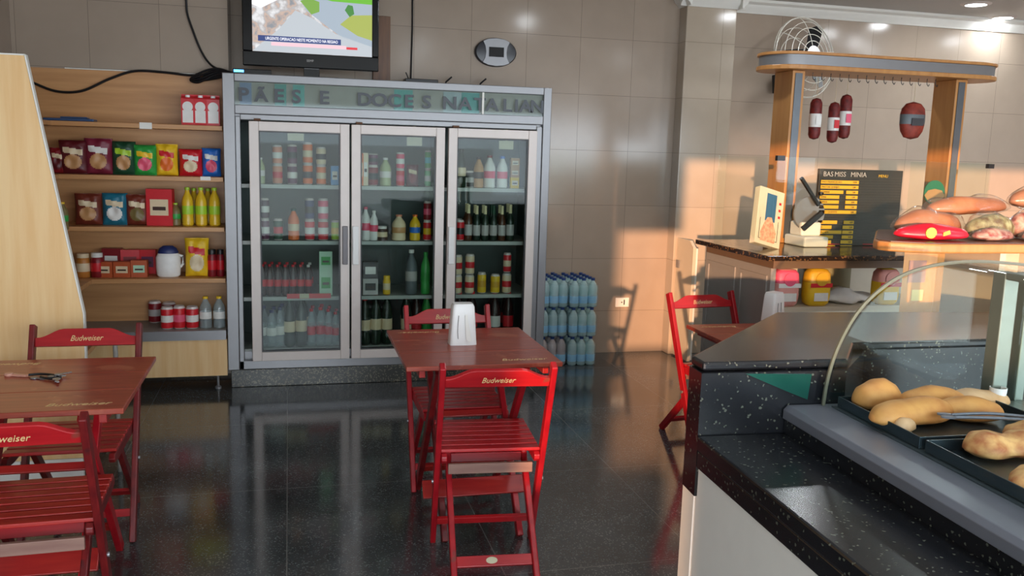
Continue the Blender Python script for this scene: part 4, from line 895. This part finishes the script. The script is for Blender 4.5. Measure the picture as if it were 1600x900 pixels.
MB().prism(stadium(2.748,4.347,4.672,5.028),2.103,2.160,0).build('metal_band',MALU,ar,smooth=40)
MB().prism(stadium(2.735,4.36,4.66,5.04),2.161,2.178,0).build('upper_board',MFRAME,ar,bevel=.003)
MHOOK=plain('hook_metal',srgb(60,58,56),.4,.6)
for k in range(15):
    x=3.06+k*.062
    MB().tube(spline([(x,4.80,2.075),(x,4.80,2.045),(x+.012,4.80,2.03),(x+.018,4.80,2.042)],5),.0022,6).build('hook',MHOOK,ar)
def salami(x,y,zt,zb,r,label,kind='salami',lab2='white'):
    t=thing(kind,label,'sausage',(x,y,zb),0,'sausages hanging under the wooden arch'); h=zt-zb
    pf=[(.004,0),(r*.75,.008),(r*.97,.03),(r,h*.3),(r*1.01,h*.31,1),(r*1.01,h*.62,1),(r,h*.63),(r*.98,h-.03),(r*.7,h-.008),(.006,h)] if kind=='salami' else [(.004,0),(r*.6,.012),(r*.9,h*.22),(r,h*.40),(r*1.005,h*.41,1),(r*1.01,h*.66,1),(r,h*.67),(r*.92,h*.82),(r*.6,h-.012),(.008,h)]
    MB().lathe(pf,22,sy=1 if kind=='salami' else .6).build('casing',[breadmat('salami_casing',srgb(124,34,30),srgb(84,20,20),30) if kind=='salami' else breadmat('ham_casing',srgb(160,62,44),srgb(116,38,28),20),PM('white' if kind=='salami' else 'slate')],t,smooth=30)
    MB().box(-r*.5,r*.5,-r*1.02-.002 if kind=='salami' else -r*.62-.002,-r*1.02-.0008 if kind=='salami' else -r*.62-.0008,h*.36,h*.56).build('label_patch',PM(lab2),t)
    MB().tube([(0,0,h),(.002,0,h+.05),(0,0,2.045-zb)],.0018,6).build('string',plain('string',srgb(190,170,140)),t)
salami(3.10,4.80,1.925,1.678,.036,'left dark red salami of the hanging group under the wooden arch')
salami(3.20,4.76,1.903,1.660,.034,'front middle salami with red and white label under wooden arch',lab2='red')
salami(3.305,4.80,1.955,1.688,.036,'right tallest salami of the hanging group under wooden arch',lab2='pink')
salami(3.785,4.80,1.930,1.700,.084,'single large oval ham hanging under the right side of wooden arch','hanging_ham','char')
# green pot-shaped sign on the right post
gp=thing('round_sticker','green and orange round picture fixed on the right wooden post','picture',(3.945,4.735,1.375))
MB().lathe([(.075,-.004),(.075,.004)],30,axis='y').build('green_disc',PM('green') if False else plain('sign_green',srgb(30,120,84),.4),gp)
MB().prism([(-.075,-.02),(-.05,.012),(0,.022),(.05,.012),(.075,-.02),(.045,-.055),(0,-.068),(-.045,-.055)],-.008,-.0045,0,'y').build('orange_shape',PM('tan'),gp)
# menu board
mb=thing('menu_board','black menu board with rows of yellow letters standing on rear counter','menu board',(0,0,0))
MB().box(3.03,3.60,4.60,4.625,ZR+.001,1.505).build('board',plain('board_black',srgb(40,38,34),.45),mb,bevel=.002)
m=MB(); 
for k in range(26): m.box(3.04,3.59,4.5965,4.599,1.07+k*.0155,1.0715+k*.0155)
m.build('groove_lines',plain('groove',srgb(66,62,52),.5),mb)
MYEL=plain('yellow_letters',srgb(216,172,30),.5,vary=.06); 
ws=[('title','BAS',.085,3.085),('title','MISS',.085,3.165),('title','MINIA',.085,3.29)]
for _,s_,z_,x_ in ws: text('title_letters',s_,.040,PM('ltgrey'),mb,(x_,4.5955,1.462),align='CENTER')
text('title_letters','MENU',.024,MYEL,mb,(3.46,4.5955,1.462))
L1_=['PAO FRANCES  KG  19,90','PAO DE QUEIJO UN  5,00','COXINHA       7,00','ESFIHA        7,00','EMPADA        8,00','KIBE          7,00','MISTO QUENTE    9,00']
L2_=['CAFE         4,00','LEITE        5,00','CAFE C LEITE   6,00','SUCO        8,00','VITAMINA     9,00','AGUA         4,00','REFRI        6,00']
spans1=[(0,.255,None),(0,.255,None),(0,.155,.175),(0,.13,.175),(0,.13,.175),(0,.13,.175),(0,.255,None)]
spans2=[(0,.13,.175),(0,.095,.17),(0,.165,.17),(0,.11,.17),(0,.10,.165),(0,.13,.165),(0,.13,.165)]
for q0,(LL,SP) in enumerate(((L1_,spans1),(L2_,spans2))):
    for k,(ln,spn) in enumerate(zip(LL,SP)):
        z=1.437-k*.0295-q0*.238
        m=MB(); m.box(3.04,3.04+spn[1],4.594,4.5962,z-.018,z+.002)
        if spn[2]: m.box(3.04+spn[2],3.04+.255-.005*q0*2,4.594,4.5962,z-.018,z+.002)
        o=m.build('letter_strip',MYEL,mb)
        text('letters',' '.join(ln.split()[:-1])[:14],.015,PM('dbrown'),o,(3.045,4.5932,z-.013),align='LEFT',sx=.8 if spn[2] else 1.1)
        text('letters',ln.split()[-1],.015,PM('dbrown'),o,(3.04+.215,4.5932,z-.013),align='LEFT',sx=.8)
MB().box(3.045,3.20,4.594,4.596,1.058,1.062).box(3.36,3.50,4.594,4.596,1.058,1.062).build('red_line',PM('red'),mb)
# magazine / cake box leaning in the glass corner
mg=thing('cake_box','white cake box with blue ribbon and pink cake picture leaning in glass corner','box',(2.615,4.42,ZR+.002),radians(6))
mg.rotation_euler=(radians(-14),radians(14),radians(8)); mg.location=(2.60,4.40,ZR+.022)
MB().box(-.09,.09,-.0,.045,0,.33).build('carton',plain('box_white',srgb(232,222,196),.45),mg,bevel=.003)
MB().box(-.035,.035,-.002,-.0005,.14,.30).build('blue_ribbon',plain('ribbon_blue',srgb(60,110,150),.5),mg)
MB().prism([(-.055,.02),(.045,.02),(.05,.08),(.03,.12),(.01,.165),(-.02,.16),(-.04,.12),(-.06,.07)],-.0038,-.0025,0,'y').build('pink_picture',breadmat('pink_icing',srgb(232,150,120),srgb(240,196,160),60),mg)
m=MB(); m.box(-.07,-.067,-.0026,-.0022,.03,.15); m.box(.06,.063,-.0026,-.0022,.03,.15); m.box(-.07,.063,-.0026,-.0022,.03,.033); m.build('picture_outline',MDARK,mg)
for z in (.17,.21,.25): MB().box(.055,.07,-.002,-.0008,z,z+.014).build('red_mark',PM('red'),mg)
# slicer-like machine seen between box and menu
sl=thing('meat_slicer','grey and white slicing machine behind the cake box on rear counter','machine',(2.96,4.62,ZR+.001))
MB().box(-.06,.10,-.12,.10,0,.06).box(-.04,.09,-.05,.08,.06,.14).build('base',MWHITE,sl,bevel=.01)
MB().lathe([(.10,-.006),(.105,0),(.10,.006)],30,(.02,-.02,.19),axis='y').build('blade',MALU,sl,smooth=30)
MB().bar((-.04,-.06,.10),(.08,-.06,.20),.03,.02).bar((-.07,-.05,.40),(.06,-.05,.24),.02,.02).build('arm',MDARK,sl,bevel=.003)
MB().lathe([(.004,-.012),(.016,-.008),(.016,.008),(.004,.012)],14,(.055,-.07,.31)).build('knob',MBLACKG,sl)
# packed hams below
def hampack(x,y,c1,c2,c3,label,rz=0):
    t=thing('packed_ham',label,'packed meat',(x,y,.7615),rz,'packed hams under the rear counter'); a,b,h=.074,.05,.205
    m=MB(); rings=[(.7,0),(.92,.015),(1,.05),(1,.13),(.92,.18),(.7,.2),(.3,h)]; n=24
    for s_,z in rings:
        for j in range(n):
            th=2*pi*j/n; ex=.6; m.v.append((a*s_*abs(cos(th))**ex*(1 if cos(th)>0 else -1),b*s_*abs(sin(th))**ex*(1 if sin(th)>0 else -1),z))
    for i in range(len(rings)-1):
        for j in range(n): m.f.append((i*n+j,i*n+(j+1)%n,(i+1)*n+(j+1)%n,(i+1)*n+j)); m.m.append(1 if (i in(3,4) and c2) else 0)
    m.f.append(tuple(range(n))[::-1]); m.m.append(0); m.f.append(tuple((len(rings)-1)*n+j for j in range(n))); m.m.append(1)
    m.build('body',[PM(c1),PM(c2)],t,smooth=True)
    MB().box(-a*.9,a*.9,-b-.002,-b-.0005,.105,.128).build('band',PM(c3),t); MB().box(-a*.55,a*.6,-b-.002,-b-.0005,.03,.075).build('label_patch',PM('white'),t)
    MB().lathe([(a*.5,-b-.003),(a*.5,-b-.001)],20,(0,0,.15),axis='y').build('emblem',PM(c2),t)
hampack(2.62,4.22,'hampink','pink','white','pink and white packed ham beside the napkin holder under rear counter')
hampack(2.815,4.22,'yellow','gold','red','yellow packed ham with red band right of the pink one')
hampack(3.255,4.22,'yellow','hampink','red','pink and yellow packed ham half hidden behind the wooden stand')
m=MB()
for k in range(9): m.add(*[loaf(.09,.06,.04,40+k).v,loaf(.09,.06,.04,40+k).f]) if k==0 else None
tag(loaf(.16,.09,.05,44,rough=.5).build('crumpled_bag',PM('milk'),None,(3.06,4.3,.7615),smooth=True),'crumpled white plastic bag lying between packed hams','plastic bag')
# half-height swing gate beside the pillar
gt=thing('swing_gate','half-height cream swing gate hinged beside the tiled pillar','gate',(0,0,0))
MB().prism([(5.98,.01),(6.268,.01),(6.268,.93),(6.05,.93),(5.98,.88)],2.925,2.950,0,'x').build('leaf',MCREAM,gt,bevel=.003)
MB().box(2.951,2.966,5.985,6.25,.02,.875).build('white_face',MWHITE,gt)
for z in (.2,.7): MB().box(2.914,2.924,6.20,6.25,z,z+.06).build('hinge',MALU,gt)

# ------------------------------------------------------------------ wooden bread stand on the right
bs=thing('bread_stand','light wooden bread stand with rounded top loaded with bagged breads','stand',(0,0,0))
MB().prism([(2.39,3.0),(2.548,3.0),(2.625,3.05),(2.66,3.20),(2.56,3.20)],.0,1.199,0).build('corner_post',MHONEY,bs)
pt=[(2.50,2.93),(3.45,2.93),(3.45,3.55),(2.66,3.55),(2.33,3.12),(2.305,3.06),(2.32,3.01),(2.37,2.975),(2.43,2.945)]
MB().prism(pt,1.2,1.238,0).build('top_board',MFRAME,bs,bevel=.008)
MB().prism([(a*.98+.058,b*.98+.064) for a,b in pt],1.2385,1.242,0).build('top_laminate',plain('dark_laminate',srgb(92,62,48),.4),bs)
m=MB(); m.box(2.84,3.42,3.45,3.48,0,1.199); m.box(2.68,3.42,3.05,3.449,.80,.825); m.box(3.39,3.42,3.05,3.449,0,1.199); m.box(2.9,2.93,3.05,3.449,.826,1.199); m.build('inner_panels',MCREAM,bs)
def sticker(z0,z1,s0,s1,mat):
    a=Vector((2.39,3.0)); b=Vector((2.548,3.0)); d=b-a; nrm=Vector((-d.y,d.x)).normalized(); nrm = nrm if nrm.y<0 else -nrm
    p=a+d*s0+nrm*.0008; q_=a+d*s1+nrm*.0008; r_=nrm*.0008
    vs=[(p.x,p.y,z0),(q_.x,q_.y,z0),(q_.x,q_.y,z1),(p.x,p.y,z1)]; vs+= [(x+r_.x,y+r_.y,z) for x,y,z in vs]
    return MB().add(vs,[(0,1,2,3),(7,6,5,4),(0,4,5,1),(1,5,6,2),(2,6,7,3),(3,7,4,0)]).build('sticker',mat,bs)
sticker(1.075,1.165,.16,.68,plain('faded_sticker',srgb(176,130,110),.5)); sticker(1.0,1.045,.32,.66,plain('yellow_sticker',srgb(232,206,130),.5))
# breads in bags
def bagged(x,y,z,lx,ly,lz,rz,label,seed,mat,tilt=0,film=True,grp='bagged breads on the wooden stand'):
    t=thing('bagged_bread',label,'bagged bread',(x,y,z),rz,grp); t.rotation_euler=(0,tilt,rz)
    loaf(lx,ly,lz,seed,rough=.12).build('loaf',mat,t,smooth=True)
    if film:
        o=loaf(lx*1.12,ly*1.08,lz*1.06,seed+50,rough=.35).build('plastic_bag',thin_glass('bag_film',(.96,.95,.93,1),0.6,.15,haze=.05,hazecol=(.7,.66,.62,1)),t,smooth=True); o.location=(0,0,-.002)
    return t
rb_=thing('red_bread_bag','red packet with green and yellow marks lying on the stand corner','packet',(2.555,3.06,1.243),radians(-12))
loaf(.155,.055,.045,71,rough=.16).build('packet',plain('packet_red',srgb(206,30,52),.3),rb_,smooth=True)
MB().lathe([(.022,-.002),(.022,.002)],18,(-.03,-.058,.032),axis='y').build('green_dot',PM('lime'),rb_); MB().prism([(.02,.02),(.05,.03),(.045,.045),(.02,.035)],-.060,-.057,0,'y').build('yellow_mark',PM('yellow'),rb_)
MPINKB2=breadmat('wrapped_crust',srgb(184,126,88),srgb(160,98,60),10); MMIX=breadmat('patterned_wrapper',srgb(206,170,150),srgb(140,56,50),30); MMIX2=breadmat('green_patterned_wrapper',srgb(170,172,126),srgb(104,84,50),26)
bagged(2.70,3.26,1.243,.15,.065,.075,radians(-8),'bagged long loaf directly above the red packet on stand',11,MPINKB2)
bagged(2.98,3.36,1.330,.19,.06,.055,radians(-8),'long bagged loaf lying high on the pile of the stand',12,MPINKB2,tilt=-.05)
bagged(3.34,3.32,1.36,.15,.06,.07,radians(-5),'topmost shiny bagged bread at the right edge of the pile',13,MPINKB2)
bagged(2.92,3.14,1.243,.13,.06,.07,radians(8),'bag with greenish patterned wrapper in the middle of stand',14,MMIX2)
bagged(3.13,3.12,1.243,.12,.06,.085,radians(-10),'bag with red and white patterned wrapper at the right of stand',15,MMIX)
bagged(2.84,3.04,1.243,.10,.045,.035,radians(4),'low flat patterned bag beside the red packet on stand',16,MMIX)
bagged(3.10,3.02,1.243,.12,.045,.035,radians(-3),'low flat red patterned bag at front right edge of stand',17,MMIX)
bagged(3.36,3.20,1.243,.09,.06,.09,radians(20),'bag with green patterned wrapper under the topmost bread at right',18,MMIX2)

# ------------------------------------------------------------------ wall fan
fx,fy,fz=3.80,6.08,2.32
fn=thing('wall_fan','white wire cage wall fan with dark blade above the wooden arch','fan',(fx,fy,fz),radians(20)); fn.rotation_euler=(radians(-8),0,radians(14))
MWIRE=plain('cream_wire',srgb(206,202,190),.4)
R0=.30
for k,(r,y) in enumerate(((.30,0),(.255,-.045),(.205,-.065),(.155,-.078),(.105,-.085),(.30,.02),(.24,.07),(.17,.09))):
    pts=[(r*cos(2*pi*i/40),y,r*sin(2*pi*i/40)) for i in range(41)]
    MB().tube(pts,.0045 if k in(0,5) else .0028,6).build('cage_ring',MWIRE,fn)
for k in range(8):
    a=2*pi*k/8+.2
    MB().tube(spline([(.06*cos(a),-.088,.06*sin(a)),(.155*cos(a),-.08,.155*sin(a)),(.255*cos(a),-.047,.255*sin(a)),(.30*cos(a),0,.30*sin(a))],5),.0025,6).build('cage_spoke',MWIRE,fn)
MB().lathe([(.06,-.095),(.07,-.088),(.06,-.08)],24,axis='y').build('badge',MPLAS,fn,smooth=30)
for k in range(3):
    a=2*pi*k/3+1.15; c,s_=cos(a),sin(a); m=MB(); P_=[(.03,-.03),(.10,-.06),(.24,-.055),(.265,.0),(.22,.05),(.10,.035),(.03,.02)]
    vs=[(x*c-y*s_,-.02+.25*y,x*s_+y*c) for x,y in P_]; vs+=[(x,y+.003,z) for x,y,z in vs]; n=len(P_)
    m.add(vs,[tuple(range(n)),tuple(range(n,2*n))[::-1]]+[(i,n+i,n+(i+1)%n,(i+1)%n) for i in range(n)]); m.build('blade',MDARK,fn)
MB().lathe([(.03,-.04),(.05,-.02),(.07,.02),(.07,.10),(.04,.14)],24,axis='y').build('motor',MDARK,fn,smooth=30)
MB().bar((0,.12,-.02),(.0,.27,-.14),.05,.05).box(-.06,.06,.26,.29,-.22,-.08).build('wall_bracket',MDARK,fn,bevel=.004)

tag(MB().tube(spline([(-.79,4.30,0),(-.79,4.30,.40),(-.79,4.30,.62),(-.805,4.29,.665),(-.84,4.26,.69),(-.87,4.23,.69)]),.011,10).build('bent_tube',MGREYP,smooth=True),'bent pale grey metal tube standing beside the slanted wooden end panel','tube')
